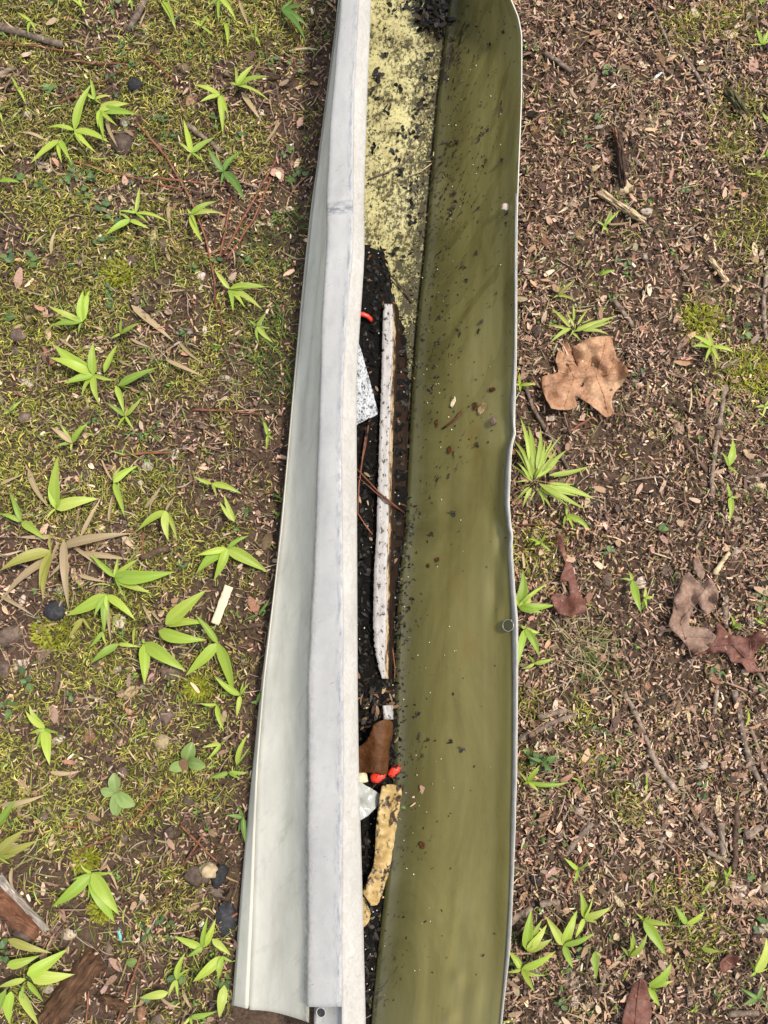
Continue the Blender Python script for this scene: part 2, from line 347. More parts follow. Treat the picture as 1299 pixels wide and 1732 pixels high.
# ================================================================== GUTTER
gut = empty('rain_gutter', KP('E', 900))
tag(gut, 'long dented metal rain gutter lying open, white outside and olive inside, full of debris', 'gutter')
def sub_(o, p): o.parent = p; return o
def fix(o): o.parent = gut; o.matrix_parent_inverse = Matrix.Translation(-gut.location); return o
NS = 340
VS = np.linspace(-230, 1800, NS)
def rows(fun, vs): return np.array([[tuple(p) for p in fun(v)] for v in vs])
def metric_uv(Ar, rev=False):
    du = np.concatenate([np.zeros((Ar.shape[0], 1)), np.cumsum(np.linalg.norm(np.diff(Ar, axis=1), axis=2), axis=1)], 1)
    if rev: du = du[:, -1:] - du
    return np.stack([du, Ar[..., 1] + .5], -1)
def sheet(name, Ar, mats, uv, thick=.0009, flip=False):
    if flip: Ar = Ar[:, ::-1]; uv = uv[:, ::-1]
    o = fix(link(name, gridmesh(name, Ar, uv), mats))
    s = o.modifiers.new('thickness', 'SOLIDIFY'); s.thickness = thick; s.offset = -1
    if len(mats) > 1: s.material_offset = 1; s.material_offset_rim = 1
    return o
DENTS = [(905, .90, 26, .05, -.006), (728, .93, 22, .05, -.005), (1005, .80, 40, .05, -.0025), (1660, .62, 16, .05, .0025), (880, .8, 45, .1, -.002),
         (1040, .84, 24, .04, .002), (420, .5, 120, .2, -.002), (1300, .45, 160, .2, .002), (1690, .78, 30, .06, .002), (1725, .6, 12, .05, .003), (150, .3, 90, .15, .002)]
def wall_at(v, s):
    e = KP('E', v); q = KP('G', v)
    d = q - e; n = Vector((-d.z, 0, d.x)).normalized()
    p = e + d * s
    off = -.007 * math.sin(math.pi * s) + .006 * math.exp(-(s / .07) ** 2) * (1 - math.exp(-(s / .02) ** 2)) + .003 * float(sstep(.84, .97, s))
    for (v0, s0, sv, ss, a) in DENTS: off += a * math.exp(-((v - v0) / sv) ** 2 - ((s - s0) / ss) ** 2)
    off += .0012 * math.sin(v * .013 + s * 3) * s
    return p + n * off
def wall_px(u, v, lift=0.0):
    s = (u - float(KU('E', v))) / (float(KU('G', v)) - float(KU('E', v)))
    p = wall_at(v, min(max(s, 0), 1)); d = KP('G', v) - KP('E', v)
    return p + Vector((-d.z, 0, d.x)).normalized() * lift
SW = np.linspace(0, 1, 34)
Aw = rows(lambda v: [wall_at(v, s) for s in SW], VS)
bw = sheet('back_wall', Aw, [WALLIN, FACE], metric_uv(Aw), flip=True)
# bare metal hem along the wall's upper edge
def hem(v):
    uF, uG = float(KU('F', v)), float(KU('G', v)); e = float(KU('E', v))
    s0 = min((uF - e) / (uG - e), .985); d = KP('G', v) - KP('E', v); n = Vector((-d.z, 0, d.x)).normalized()
    return [wall_at(v, s0 + (1.0 - s0) * k / 3) + n * .0016 * (1 if 0 < k else .4) for k in range(4)]
Ah = rows(hem, np.linspace(330, 1800, 170)); hm_ = sheet('back_hem', Ah, [METAL], metric_uv(Ah), .0008, flip=True); sub_(hm_, bw)
def tube(name, pts, rad, mat, parent=None, sides=6, uvlen=True):
    pts = [Vector(p) for p in pts]; n = len(pts); V = []; UV = []; ln = 0
    for i, p in enumerate(pts):
        d = (pts[min(i + 1, n - 1)] - pts[max(i - 1, 0)]).normalized()
        a = d.cross(Vector((0, 0, 1))); a = a.normalized() if a.length > 1e-4 else Vector((1, 0, 0)); b = d.cross(a)
        if i: ln += (p - pts[i - 1]).length
        r = rad(i / max(n - 1, 1)) if callable(rad) else rad
        for k in range(sides):
            an = 2 * math.pi * k / sides
            V.append(tuple(p + (a * math.cos(an) + b * math.sin(an)) * r)); UV.append((k / sides * .02, ln))
    F = [(i * sides + k, i * sides + (k + 1) % sides, (i + 1) * sides + (k + 1) % sides, (i + 1) * sides + k) for i in range(n - 1) for k in range(sides)]
    c0, c1 = len(V), len(V) + 1; V += [tuple(pts[0]), tuple(pts[-1])]; UV += [(0, 0), (0, ln)]
    me = bpy.data.meshes.new(name)
    T = [(c0, (k + 1) % sides, k) for k in range(sides)] + [(c1, (n - 1) * sides + k, (n - 1) * sides + (k + 1) % sides) for k in range(sides)]
    me.from_pydata(V, [], F + T); u = me.uv_layers.new(name='UVMap')
    for l in me.loops: u.data[l.index].uv = UV[l.vertex_index]
    return link(name, me, mat, parent)
sub_(tube('cut_edge', [wall_at(v, 1.0) for v in np.linspace(-230, 1800, 300)], .0004, FACE, sides=5), bw)
# floor
SF = np.linspace(0, 1, 30)
def floor_at(v, s):
    a = KP('A', v); e = KP('E', v)
    if v > 1672: a = a.lerp(e, .62 * float(sstep(1672, 1690, v)))
    p = a.lerp(e, s); p.z += .0012 * math.sin(s * 9 + v * .01) * math.sin(math.pi * s); return p
def floor_px(u, v, lift=0.0):
    uA, uE = float(KU('A', v)), float(KU('E', v)); p = floor_at(v, min(max((u - uA) / (uE - uA), 0), 1)); p.z += lift; return p
Af = rows(lambda v: [floor_at(v, s) for s in SF], VS); sheet('floor_pan', Af, [FLOORIN, FACE], metric_uv(Af, True), flip=True)
# front face: foot strip, then the curved panel up to the lip
VF = np.linspace(-230, 1708, 230)
def front(v):
    a, a2, b = KP('A', v), KP('A2', v), KP('B', v); out = []
    for k in range(6): out.append(a.lerp(a2, k / 5))
    out.append(a2 + Vector((.0010, 0, -.0045))); q = a2 + Vector((.0020, 0, -.0006)); out.append(q); b = b + Vector((.002, 0, -.004))
    for k in range(1, 19):
        tt = k / 18; p = q.lerp(b, tt); p.z = q.z + (b.z - q.z) * (.55 * tt + .45 * tt ** 2.0)
        dw = .0020 * math.exp(-((v - 560) / 130) ** 2) * math.sin(tt * 13 + v * .012) * math.sin(math.pi * tt) + .0007 * math.sin(v * .006 + tt * 5) * math.sin(math.pi * tt)
        p += Vector((-dw, 0, dw * .6)); out.append(p)
    # the cut end runs slantwise
    if v > 1640:
        f = (v - 1640) / 68
        for i, p in enumerate(out): p.y -= f * .016 * (i / len(out)) - f * .004
    return out
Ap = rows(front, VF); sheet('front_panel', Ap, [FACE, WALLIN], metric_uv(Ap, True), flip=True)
# lip
def rise(v): return -.0012 * float(sstep(352, 344, v)) if False else (.0011 if v > 350 else 0.0) + .0012 * math.exp(-((v - 343) / 7) ** 2) - .0016 * math.exp(-((v - 356) / 6) ** 2)
def lip_top(v):
    b, c = KP('B', v), KP('C', v); r = Vector((0, 0, rise(v)))
    wob = Vector((0.0003 * math.sin(v * .021) + .0002 * math.sin(v * .053), 0, 0))
    b = b + wob
    o = [b + Vector((.003, 0, -.006)) + r, b + Vector((.0004, 0, -.003)) + r, b + Vector((0, 0, -.001)) + r]
    for k in range(1, 11):
        tt = k / 10; p = b.lerp(c, tt); p.z += .0005 * math.sin(math.pi * tt) + .0004 * math.sin(v * .009) * math.sin(math.pi * tt); o.append(p + r)
    return o
def lip_roll(v):
    c, d = KP('C', v), KP('D', v); r = Vector((0, 0, rise(v))); o = []
    for k in range(9):
        tt = k / 8; p = c.lerp(d, tt); p.z += .0012 * math.sin(math.pi * tt) + .0005 * math.sin(v * .03 + 4 * tt) * math.sin(math.pi * tt); o.append(p + r)
    d = d + r
    o += [d + Vector((-.0006, 0, -.002)), d + Vector((-.002, 0, -.004)), d + Vector((-.005, 0, -.009)), d + Vector((-.008, 0, -.012))]
    return o
VL = np.concatenate([np.linspace(-230, 330, 60), np.linspace(333, 368, 16), np.linspace(372, 1702, 140)])
Al = rows(lip_top, VL); UVl = metric_uv(Al); UVl[..., 0] *= .03 / UVl[:, -1:, 0]; sheet('lip_top', Al, [BAND, FACE], UVl, flip=True)
VL2 = np.concatenate([np.linspace(-230, 330, 60), np.linspace(333, 368, 16), np.linspace(372, 1800, 150)])
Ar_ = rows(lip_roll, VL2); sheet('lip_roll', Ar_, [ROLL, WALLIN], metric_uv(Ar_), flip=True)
# tab left below the cut end of the lip, with its screw hole
def tab(v):
    b, c = KP('B', v), KP('C', v); o = []
    for k in range(9):
        tt = k / 8; p = (b + Vector((.006, 0, 0))).lerp(c, tt); p.z -= .0075 - .004 * tt + .004 * math.sin(math.pi * tt); o.append(p)
    return o
At = rows(tab, np.linspace(1690, 1790, 24)); sheet('lip_tab', At, [BAND, FACE], metric_uv(At), flip=True)
def ring(name, c, n, r, rr, mat, parent=None):
    n = Vector(n).normalized(); a = n.orthogonal().normalized(); b = n.cross(a)
    pts = [Vector(c) + (a * math.cos(2 * math.pi * k / 18) + b * math.sin(2 * math.pi * k / 18)) * r for k in range(19)]
    return tube(name, pts, rr, mat, parent, 6)
def disc(name, c, n, r, h, mat, dome=.3, sx=1.0):
    n = Vector(n).normalized(); a = n.orthogonal().normalized(); b = n.cross(a); V = []; F = []
    for j, (q, z) in enumerate(((1, 0), (1, h * .7), (.85, h), (.4, h * (1 + dome * .6)))):
        for k in range(16):
            an = 2 * math.pi * k / 16; V.append(tuple(Vector(c) + (a * math.cos(an) * sx + b * math.sin(an)) * r * q + n * z))
    V.append(tuple(Vector(c) + n * h * (1 + dome)))
    for j in range(3):
        for k in range(16): F.append((j * 16 + k, j * 16 + (k + 1) % 16, j * 16 + 16 + (k + 1) % 16, j * 16 + 16 + k))
    F += [(48 + k, 48 + (k + 1) % 16, 64) for k in range(16)]
    me = bpy.data.meshes.new(name); me.from_pydata(V, [], F); return link(name, me, mat)
hp = P(543, 1712, .0885)
sub_(ring('hole_rim', hp + Vector((0, 0, .0008)), (-.2, 0, 1), .0038, .0005, BAND), fix(disc('screw_hole', hp, (-.2, 0, 1), .0037, .0004, STONED, .1))) 
wp = wall_px(863, 1058, .0022); dn = KP('G', 1058) - KP('E', 1058); nn = Vector((-dn.z, 0, dn.x))
rv = fix(disc('rivet', wp, nn, .0054, .0007, WALLIN, .1)); sub_(ring('rivet_rim', wp + nn.normalized() * .0008, nn, .0052, .00045, METAL), rv)
pp = P(562, 352, float(KZ('B', 352)) + .004)

# ================================================================== STRIPS (bulk builder for uncountable things)
def strips(pos, head, ln, wd, pitch, curl, hcurl, roll, C, ns=3, prof=None, up=None):
    """N bent strips -> verts, quads, vertex colours"""
    N = len(ln); t = np.linspace(0, 1, ns + 1); prof = np.array(prof if prof is not None else [1] * (ns + 1))
    el = pitch[:, None] - curl[:, None] * t; hd = head[:, None] + hcurl[:, None] * t
    stp = ln[:, None] / ns
    dx = np.cos(el) * np.cos(hd) * stp; dy = np.cos(el) * np.sin(hd) * stp; dz = np.sin(el) * stp
    c = np.stack([dx, dy, dz], -1); c = np.concatenate([np.zeros((N, 1, 3)), np.cumsum(c[:, :-1], 1)], 1) + pos[:, None]
    sx = np.stack([-np.sin(hd) * np.cos(roll)[:, None], np.cos(hd) * np.cos(roll)[:, None], np.sin(roll)[:, None] + 0 * hd], -1)
    h = (wd[:, None] * prof / 2)[..., None]
    V = np.stack([c - sx * h, c + sx * h], 2).reshape(-1, 3)
    b = (np.arange(N) * 2 * (ns + 1))[:, None] + np.arange(ns)[None] * 2
    F = np.stack([b, b + 1, b + 3, b + 2], -1).reshape(-1, 4)
    CC = np.repeat(C, 2 * (ns + 1), 0)
    return V, F, CC
def joinsets(sets):
    V, F, C, k = [], [], [], 0
    for v, f, c in sets: V.append(v); F.append(f + k); C.append(c); k += len(v)
    return np.concatenate(V), np.concatenate(F), np.concatenate(C)
def pal(cols, n, jit=.2):
    cols = np.array(cols); c = cols[rng.integers(0, len(cols), n)]
    return np.clip(c * (1 + rng.normal(0, jit, (n, 1))) * (1 + rng.normal(0, .06, (n, 3))), .004, .9)

XR0, XR1, YR0, YR1 = -.58, .58, -.66, .70      # dense around the gutter, thinning out beyond
def px_of(x, y):
    """photo pixel of a ground point (used only to know which part of the ground is meant)"""
    dx = x; dy = y - CAM.y; dz = -CAM.z
    f = dy * math.sin(PITCH) - dz * math.cos(PITCH); uu = dy * math.cos(PITCH) + dz * math.sin(PITCH)
    return 649.5 + dx / f * FPX, 866 - uu / f * FPX
PATCH = [(1225, 40, 60), (1150, 55, 45), (1280, 390, 70), (1245, 185, 50), (1190, 540, 45), (1265, 630, 75), (1235, 250, 40), (905, 930, 55), (895, 1190, 30), (980, 1210, 28), (1065, 1360, 40), (1150, 1520, 40),
         (1200, 1480, 30), (1180, 1585, 50), (1290, 330, 50), (885, 1290, 30), (1010, 1285, 36)]
PW = np.array([[*P(u, v)[:2], r / 1750] for u, v, r in PATCH])
def mossy(x, y):
    a, e = foot(y); side = x < (a + e) / 2
    n = fbm(x * 16, y * 16, 31, 4); f = fbm(x * 45, y * 45, 44, 3)
    m = sstep(.41, .57, n + (f - .5) * .7) * .97 + .08
    pu, pv = px_of(x, y)
    m = m + .55 * np.exp(-(((pu - 60) / 150) ** 2 + ((pv - 690) / 130) ** 2)) + .25 * np.exp(-(((pu - 250) / 140) ** 2 + ((pv - 1290) / 150) ** 2))
    m = m - .45 * np.exp(-(((pu - 100) / 130) ** 2 + ((pv - 930) / 60) ** 2)) - .4 * np.exp(-(((pu - 50) / 70) ** 2 + ((pv - 1130) / 90) ** 2)) - .4 * np.exp(-(((pu - 250) / 150) ** 2 + ((pv - 1690) / 60) ** 2))
    m = m * (1 - .85 * np.exp(-((a - x) / .042) ** 2))
    r = np.zeros_like(x)
    for px, py, pr in PW: r = np.maximum(r, 1.2 * np.exp(-(((x - px) / pr) ** 2 + ((y - py) / pr) ** 2)) - .25 * f)
    r = np.maximum(r, .05 * (n > .55)); return np.clip(np.where(side, m, r), 0, 1.2), side
def scatter(n, keep=None, gut_ok=False):
    x = rng.uniform(XR0, XR1, n); y = rng.uniform(YR0, YR1, n); m = int(n * .17)
    xo = rng.uniform(-.9, .9, m); yo = rng.uniform(-.95, 1.05, m); k = (xo < XR0) | (xo > XR1) | (yo < YR0) | (yo > YR1)
    x = np.concatenate([x, xo[k]]); y = np.concatenate([y, yo[k]]); a, e = foot(y)
    ok = ((x < a - .001) | (x > e + .004)) | (y < YG0 - .01) | (y > YG1 + .01)
    x, y = x[ok], y[ok]
    if keep is not None:
        k = keep(x, y); ok = rng.random(len(x)) < k; x, y = x[ok], y[ok]
    return x, y
def stuffobj(name, sets, mat, label):
    V, F, C = joinsets(sets); o = link(name, npmesh(name, V, F, C), mat, smooth=False); tag(o, label, None, kind='stuff'); return o

# ---- moss: little curled feathery strands
x, y = scatter(370000, lambda x, y: np.clip(mossy(x, y)[0], 0, 1)); n = len(x)
z = gz(x, y) + rng.uniform(0.0005, .0055, n)
tone = fbm(x * 22, y * 22, 71, 3)[:, None]
C1 = pal([(.265, .26, .048), (.19, .20, .038), (.34, .32, .07), (.10, .115, .024), (.43, .39, .12)], n, .3) * (0.65 + .8 * tone)
head = rng.uniform(0, 6.28, n)
S1 = strips(np.stack([x, y, z], -1), head, rng.uniform(.003, .0095, n), rng.uniform(.0005, .0012, n), rng.uniform(.05, .9, n), rng.uniform(.2, 1.8, n), rng.normal(0, .9, n), rng.normal(0, .6, n), C1, 3, [.7, 1, .8, .15])
stuffobj('moss_carpet', [S1], MOSS, 'low yellow green moss carpeting the soil')
# ---- leaf litter: curled chips, fragments, fibres
def chips(n, ln, wd, cols, keep, zt=.004, jit=.25, ns=3, prof=(.75, 1, .9, .55), pit=.35):
    x, y = scatter(n, keep); n = len(x); z = gz(x, y) + rng.uniform(.0002, zt, n)
    return strips(np.stack([x, y, z], -1), rng.uniform(0, 6.28, n), rng.uniform(*ln, n), rng.uniform(*wd, n), rng.normal(.08, pit, n), rng.normal(.15, .5, n), rng.normal(0, .35, n), rng.normal(0, .45, n), pal(cols, n, jit), ns, prof)
BR = [(.33, .215, .145), (.41, .285, .20), (.20, .125, .085), (.47, .34, .245), (.09, .058, .042), (.34, .20, .128), (.055, .038, .028), (.27, .175, .118)]
PALE = [(.46, .37, .29), (.40, .3, .22), (.56, .48, .40)]
near_ = lambda x, y: 1 - .45 * np.exp(-((foot(y)[0] - x) / .03) ** 2)
bare = lambda x, y: near_(x, y) * (.5 + .5 * sstep(.36, .52, fbm(x * 19, y * 19, 55, 3)))
onR = lambda d, l: (lambda x, y: np.where(mossy(x, y)[1], l, d) * (1 - .55 * np.clip(mossy(x, y)[0], 0, 1)) * bare(x, y))
LIT = [chips(230000, (.002, .0085), (.0006, .0021), BR, onR(.98, .34), .007, .3, 3, (.75, 1, .9, .55), .55),
       chips(22000, (.006, .014), (.003, .0065), BR, onR(.42, .15), .007, .3, 3, (.6, 1, .85, .3), .5),
       chips(3500, (.003, .008), (.001, .003), PALE, onR(.55, .42), .006),
       chips(1500, (.012, .022), (.006, .011), BR + [(.2, .1, .065)], onR(.55, .25), .005, .2, 3, (.4, 1, .85, .3), .2),
       chips(45000, (.008, .028), (.0005, .0009), [(.12, .075, .05), (.2, .14, .1), (.3, .23, .16), (.09, .05, .035)], onR(.5, .5), .006, .25, 4, (1, 1, 1, 1, .6), .15),
       chips(2600, (.012, .034), (.0012, .0022), [(.32, .23, .14), (.25, .17, .11), (.17, .11, .075)], onR(.5, .6), .006, .25, 3, (.8, 1, 1, .4), .12)]
stuffobj('leaf_litter', LIT, LITTER, 'brown crumbled leaf litter, bark chips and fibres covering the soil')
# ---- soil crumbs and pebbles (little lumps)
def lumps(n, size, cols, keep, zt=.001):
    x, y = scatter(n, keep); n = len(x); s = rng.uniform(*size, n)[:, None, None]
    base = np.array([(1, 0, 0), (0, 1, 0), (-1, 0, 0), (0, -1, 0), (0, 0, 1), (.0, 0, -1)], float)
    q = base[None] * s * rng.uniform(.6, 1.25, (n, 6, 1)) + rng.normal(0, .15, (n, 6, 3)) * s
    an = rng.uniform(0, 6.28, n); ca, sa = np.cos(an)[:, None], np.sin(an)[:, None]
    q = np.stack([q[..., 0] * ca - q[..., 1] * sa, q[..., 0] * sa + q[..., 1] * ca, q[..., 2] * .8], -1)
    q += np.stack([x, y, gz(x, y) + s[:, 0, 0] * .4 + zt], -1)[:, None]
    f = np.array([(0, 1, 4, 4), (1, 2, 4, 4), (2, 3, 4, 4), (3, 0, 4, 4)])
    F = np.array([(0, 1, 4), (1, 2, 4), (2, 3, 4), (3, 0, 4), (1, 0, 5), (2, 1, 5), (3, 2, 5), (0, 3, 5)])
    return q.reshape(-1, 3), (F[None] + (np.arange(n) * 6)[:, None, None]).reshape(-1, 3), np.repeat(pal(cols, n, .3), 6, 0)
V, F, C = joinsets([lumps(70000, (.0007, .0022), BR + [(.03, .024, .02)], onR(.8, .7)), lumps(5000, (.002, .0042), [(.09, .066, .053), (.14, .1, .08), (.05, .04, .036), (.2, .155, .125)], onR(.7, .7)),
                    lumps(900, (.0006, .0013), [(.5, .43, .36), (.42, .35, .28)], onR(.6, .6), .003)])
tag(link('soil_crumbs', npmesh('soil_crumbs', V, F, C), LITTER, smooth=False), 'soil crumbs and small pebbles strewn between the litter', None, kind='stuff')
# ---- tiny green seedlings, uncountable specks of green among the litter
def tiny(n, keep, cols):
    x, y = scatter(n, keep); n = len(x); k = 4; x = np.repeat(x, k) + rng.normal(0, .0015, n * k); y = np.repeat(y, k) + rng.normal(0, .0015, n * k); m = n * k
    return strips(np.stack([x, y, gz(x, y) + rng.uniform(.003, .007, m)], -1), rng.uniform(0, 6.28, m), rng.uniform(.002, .0052, m), rng.uniform(.0012, .0026, m), rng.normal(.2, .3, m), rng.uniform(0, .8, m), rng.normal(0, .3, m), rng.normal(0, .3, m), pal(cols, m, .2), 3, (.3, 1, .9, .2))
clump = lambda x, y: sstep(.46, .66, fbm(x * 14, y * 14, 91, 3))
stuffobj('green_seedlings', [tiny(4200, lambda x, y: clump(x, y) * .6, [(.13, .22, .06), (.17, .28, .055), (.1, .18, .06)])], MOSS, 'specks of tiny green seedlings dotted through the litter')
# ---- fine dry grass by the rim and thin green grass at the gutter's left side
def tuft(u, v, n, ln, spread, cols, wd=(.0006, .0012)):
    p = G(u, v); x = p.x + rng.normal(0, spread, n); y = p.y + rng.normal(0, spread, n); a, e = foot(y)
    ok = (x < a - .002) | (x > e + .03); x, y = x[ok], y[ok]; n = len(x)
    return strips(np.stack([x, y, gz(x, y) + .001], -1), rng.uniform(0, 6.28, n), rng.uniform(*ln, n), rng.uniform(*wd, n), rng.uniform(.2, 1.0, n), rng.uniform(.5, 1.9, n), rng.normal(0, .9, n), rng.normal(0, .5, n), pal(cols, n, .2), 5, (1, 1, .9, .8, .5, .1))
DRY = [(.34, .3, .17), (.42, .36, .22), (.26, .24, .1)]; LIME = [(.24, .31, .06), (.3, .36, .08), (.2, .26, .05)]; GRN = [(.09, .15, .03), (.13, .2, .045), (.07, .12, .03)]
stuffobj('fine_grass', [tuft(985, 1095, 110, (.012, .035), .014, DRY), tuft(1010, 1140, 60, (.012, .03), .018, DRY), tuft(1010, 1130, 30, (.015, .035), .008, GRN),
    tuft(460, 560, 70, (.015, .04), .016, GRN), tuft(475, 640, 50, (.015, .04), .016, GRN), tuft(440, 450, 60, (.012, .035), .016, GRN), tuft(400, 650, 25, (.01, .03), .02, DRY), tuft(490, 390, 40, (.012, .03), .014, GRN), tuft(930, 500, 30, (.012, .03), .01, DRY)] + [tuft(u_, v_, 22, (.008, .022), .02, LIME, (.0005, .001)) for u_, v_ in [(1180, 1560), (1250, 1545), (930, 1570), (1100, 1490), (1010, 1320), (1270, 1100), (1120, 690), (1150, 330), (1000, 420), (1060, 300), (940, 430), (1230, 1290), (1270, 1640), (1000, 1640), (905, 1320), (1090, 180), (1000, 180), (200, 640), (300, 820), (120, 300), (340, 1290), (250, 1560), (60, 520), (380, 1230)]] + [tuft(R.uniform(10, 440 - v_ * .03), v_, 16, (.010, .03), .022, R.choice([LIME, LIME, DRY]), (.0007, .0017)) for v_ in np.linspace(20, 1700, 44)] + [tuft(R.uniform(900, 1290), v_, 12, (.008, .022), .02, R.choice([LIME, DRY]), (.0005, .0013)) for v_ in np.linspace(20, 1720, 30)],
    MOSS, 'thin wiry grass, dry and green, in wisps beside the gutter')

# ================================================================== WET DEBRIS IN THE GUTTER
EDGE = [(418, 628), (425, 648), (445, 657), (475, 661), (515, 670), (560, 684), (640, 694), (760, 692), (850, 694), (880, 688), (940, 684), (1000, 676), (1090, 668), (1150, 672), (1215, 680), (1250, 676), (1300, 668), (1350, 664), (1480, 652), (1600, 640), (1700, 628), (1800, 622)]
MZ = [(405, .0), (418, .004), (450, .013), (520, .016), (700, .016), (1150, .018), (1215, .016), (1300, .012), (1400, .006), (1600, .006), (1800, .005)]
def mulch_z(u, v):
    ue = float(kint(EDGE, v)) + 4 * (float(vnoise(v * .11, 0, 3)) - .5) * 2; d = (ue - u)
    h = float(kint(MZ, v)) * float(sstep(0, 26, d)) + .0035 * float(sstep(0, 6, d)) * (float(fbm(u * .09, v * .09, 5, 3)) + .2)
    p = floor_px(u, v); return p.z + (h if d > 0 else -.003)
def mulch_px(u, v, lift=0.0): return P(u, v, mulch_z(u, v) + lift)
def mleft(v): a = float(KU('A', v)) + 26; return a + (580 - a) * float(sstep(1640, 1675, v))
us = np.linspace(0, 1, 44); vv = np.linspace(414, 1795, 330)
Am = np.array([[tuple(P(u, v, mulch_z(u, v))) for u in (mleft(v) + us * (float(kint(EDGE, v)) + 6 - mleft(v)))] for v in vv])
t = NT('wet_black_mulch', .6, .12); p_ = t.pos(); nn_ = t.noise(p_, 240, 7, .75)
t.color(t.ramp(nn_, [(.3, (.003, .003, .003)), (.55, (.009, .008, .007)), (.75, (.035, .027, .02))])); t.bump(t.noise(p_, 420, 7, .75), 1.0, .003); MULCH = t.m
mo = link('wet_leaf_mulch', gridmesh('wet_leaf_mulch', Am[:, ::-1]), MULCH); tag(mo, 'black wet rotted leaf mulch lying along the gutter floor', None, kind='stuff')
# bits on the mulch, the clump at the top end, and grit on the floor and wall
sets = []
def bits(pts, ln, wd, cols, jit=.3, pit=.35):
    n = len(pts); pos = np.array([tuple(p) for p in pts])
    sets.append(strips(pos, rng.uniform(0, 6.28, n), rng.uniform(*ln, n), rng.uniform(*wd, n), rng.normal(.1, pit, n), rng.normal(.2, .5, n), rng.normal(0, .4, n), rng.normal(0, .5, n), pal(cols, n, jit), 3, (.4, 1, .9, .3)))
BLK = [(.007, .007, .006), (.012, .010, .008), (.02, .014, .010), (.005, .005, .005)]
def rm():
    v = R.uniform(424, 1700); u = R.uniform(KU('D', v) - 25, kint(EDGE, v) - 2); return mulch_px(float(u), v, .001)
bits([rm() for _ in range(1500)], (.003, .009), (.0015, .004), BLK)
bits([rm() for _ in range(110)], (.003, .008), (.0012, .003), [(.12, .06, .03), (.2, .13, .08), (.09, .05, .03), (.26, .2, .13)])
bits([rm() for _ in range(160)], (.001, .0022), (.0008, .0016), [(.35, .33, .28), (.2, .22, .16), (.45, .42, .36)])
def rc(v0, v1): v = R.uniform(v0, v1); return mulch_px(float(KU('D', v)) + R.uniform(2, 62) * (1 if v < 1215 else .7), v, .002)
bits([rc(1140, 1235) for _ in range(70)], (.004, .011), (.0015, .004), [(.02, .016, .013), (.035, .025, .018), (.11, .06, .03), (.2, .14, .09)])
def rt(): 
    v = R.uniform(-60, 60 + R.uniform(-14, 6)); u = R.uniform(708 + max(0, (v - 40)) * .6, 762 - v * .12); return floor_px(u, v, R.uniform(.001, .007))
bits([rt() for _ in range(300)], (.005, .012), (.003, .006), BLK)
def rfl():
    v = R.uniform(-60, 660); ue = float(KU('E', v)); ud = float(KU('D', v)); u = ue - abs(R.gauss(0, 18)) if R.random() < .6 else R.uniform(ud - 10, ue); return floor_px(u, v, .0006)
for (u_, v_, n_) in [(640, 130, 9), (638, 118, 6), (679, 228, 7), (676, 148, 6), (712, 175, 9), (706, 190, 5), (715, 220, 5), (655, 185, 4), (700, 225, 5), (650, 95, 4), (612 + 22, 250, 5), (670, 262, 5), (675, 295, 8), (690, 320, 4), (635, 160, 5), (703, 345, 5), (700, 375, 6), (690, 12, 8), (665, 20, 5), (725, 95, 6), (720, 130, 5), (665, 430, 5), (688, 435, 4)]:
    bits([floor_px(u_ + R.gauss(0, 3.5), v_ + R.gauss(0, 5), R.uniform(.0006, .002)) for _ in range(n_)], (.003, .007), (.002, .004), BLK, pit=.2)
bits([rfl() for _ in range(420)], (.001, .004), (.0007, .002), BLK, pit=.15)
def rw():
    while True:
        v = R.uniform(-40, 1700); ue, ug = float(KU('E', v)), float(KU('G', v)); s = abs(R.gauss(0, .28)) if R.random() < .7 else R.random()
        if s < .97 and R.random() < (1 if v < 760 else .16): return wall_px(ue + s * (ug - ue), v, .0007)
bits([rw() for _ in range(430)], (.0008, .0030), (.0006, .0016), BLK + [(.04, .025, .015)], pit=.1)
def rwe(): v = R.uniform(850, 1330); return wall_px(float(KU('E', v)) + abs(R.gauss(4, 13)), v, .0010)
bits([rwe() for _ in range(330)], (.0012, .0045), (.0008, .0022), BLK + [(.06, .06, .05)], pit=.3)
bits([wall_px(float(KU('E', v)) + abs(R.gauss(0, 60)), v, .0008) for v in [R.uniform(100, 1650) for _ in range(90)]], (.0007, .0014), (.0006, .0012), [(.5, .48, .38), (.36, .34, .24)], pit=.1)
# bigger flecks at the spots where the photograph has them
Z6 = lambda a, b: (640 + a * .2886, 400 + b * .2886); Z7 = lambda a, b: (640 + a * .2597, 850 + b * .2597); Z4 = lambda a, b: (480 + a * .3387, b * .3387)
for f, L_ in ((Z6, [(335, 825), (470, 550), (600, 480), (580, 545), (500, 240), (560, 90), (490, 160), (350, 600), (345, 620), (350, 480), (265, 610), (262, 590), (240, 760), (435, 1615), (400, 1390), (575, 1225), (300, 880), (310, 900), (150, 485), (110, 100), (120, 95)]),
              (Z7, [(350, 210), (485, 60), (550, 1605), (480, 1570), (250, 1390), (320, 1555), (265, 1530), (220, 620), (140, 820)]),
              (Z4, [(1075, 500), (1070, 530), (1075, 545), (1120, 1060), (850, 950), (850, 990), (845, 1020), (835, 1050), (825, 1075), (840, 190), (842, 200), (880, 290), (980, 660), (965, 680), (1000, 640), (1085, 795), (960, 1020), (1020, 220), (1090, 160), (870, 700), (810, 710)])):
    bits([wall_px(*f(a + R.uniform(-5, 5), b + R.uniform(-5, 5)), .0011) for a, b in L_ for _ in (0, 1, 2)], (.002, .005), (.0014, .0028), [(.016, .013, .01), (.03, .02, .012)], pit=.15)
stuffobj('wet_grit', sets, WETLIT, 'black wet flecks and leaf crumbs stuck inside the gutter')

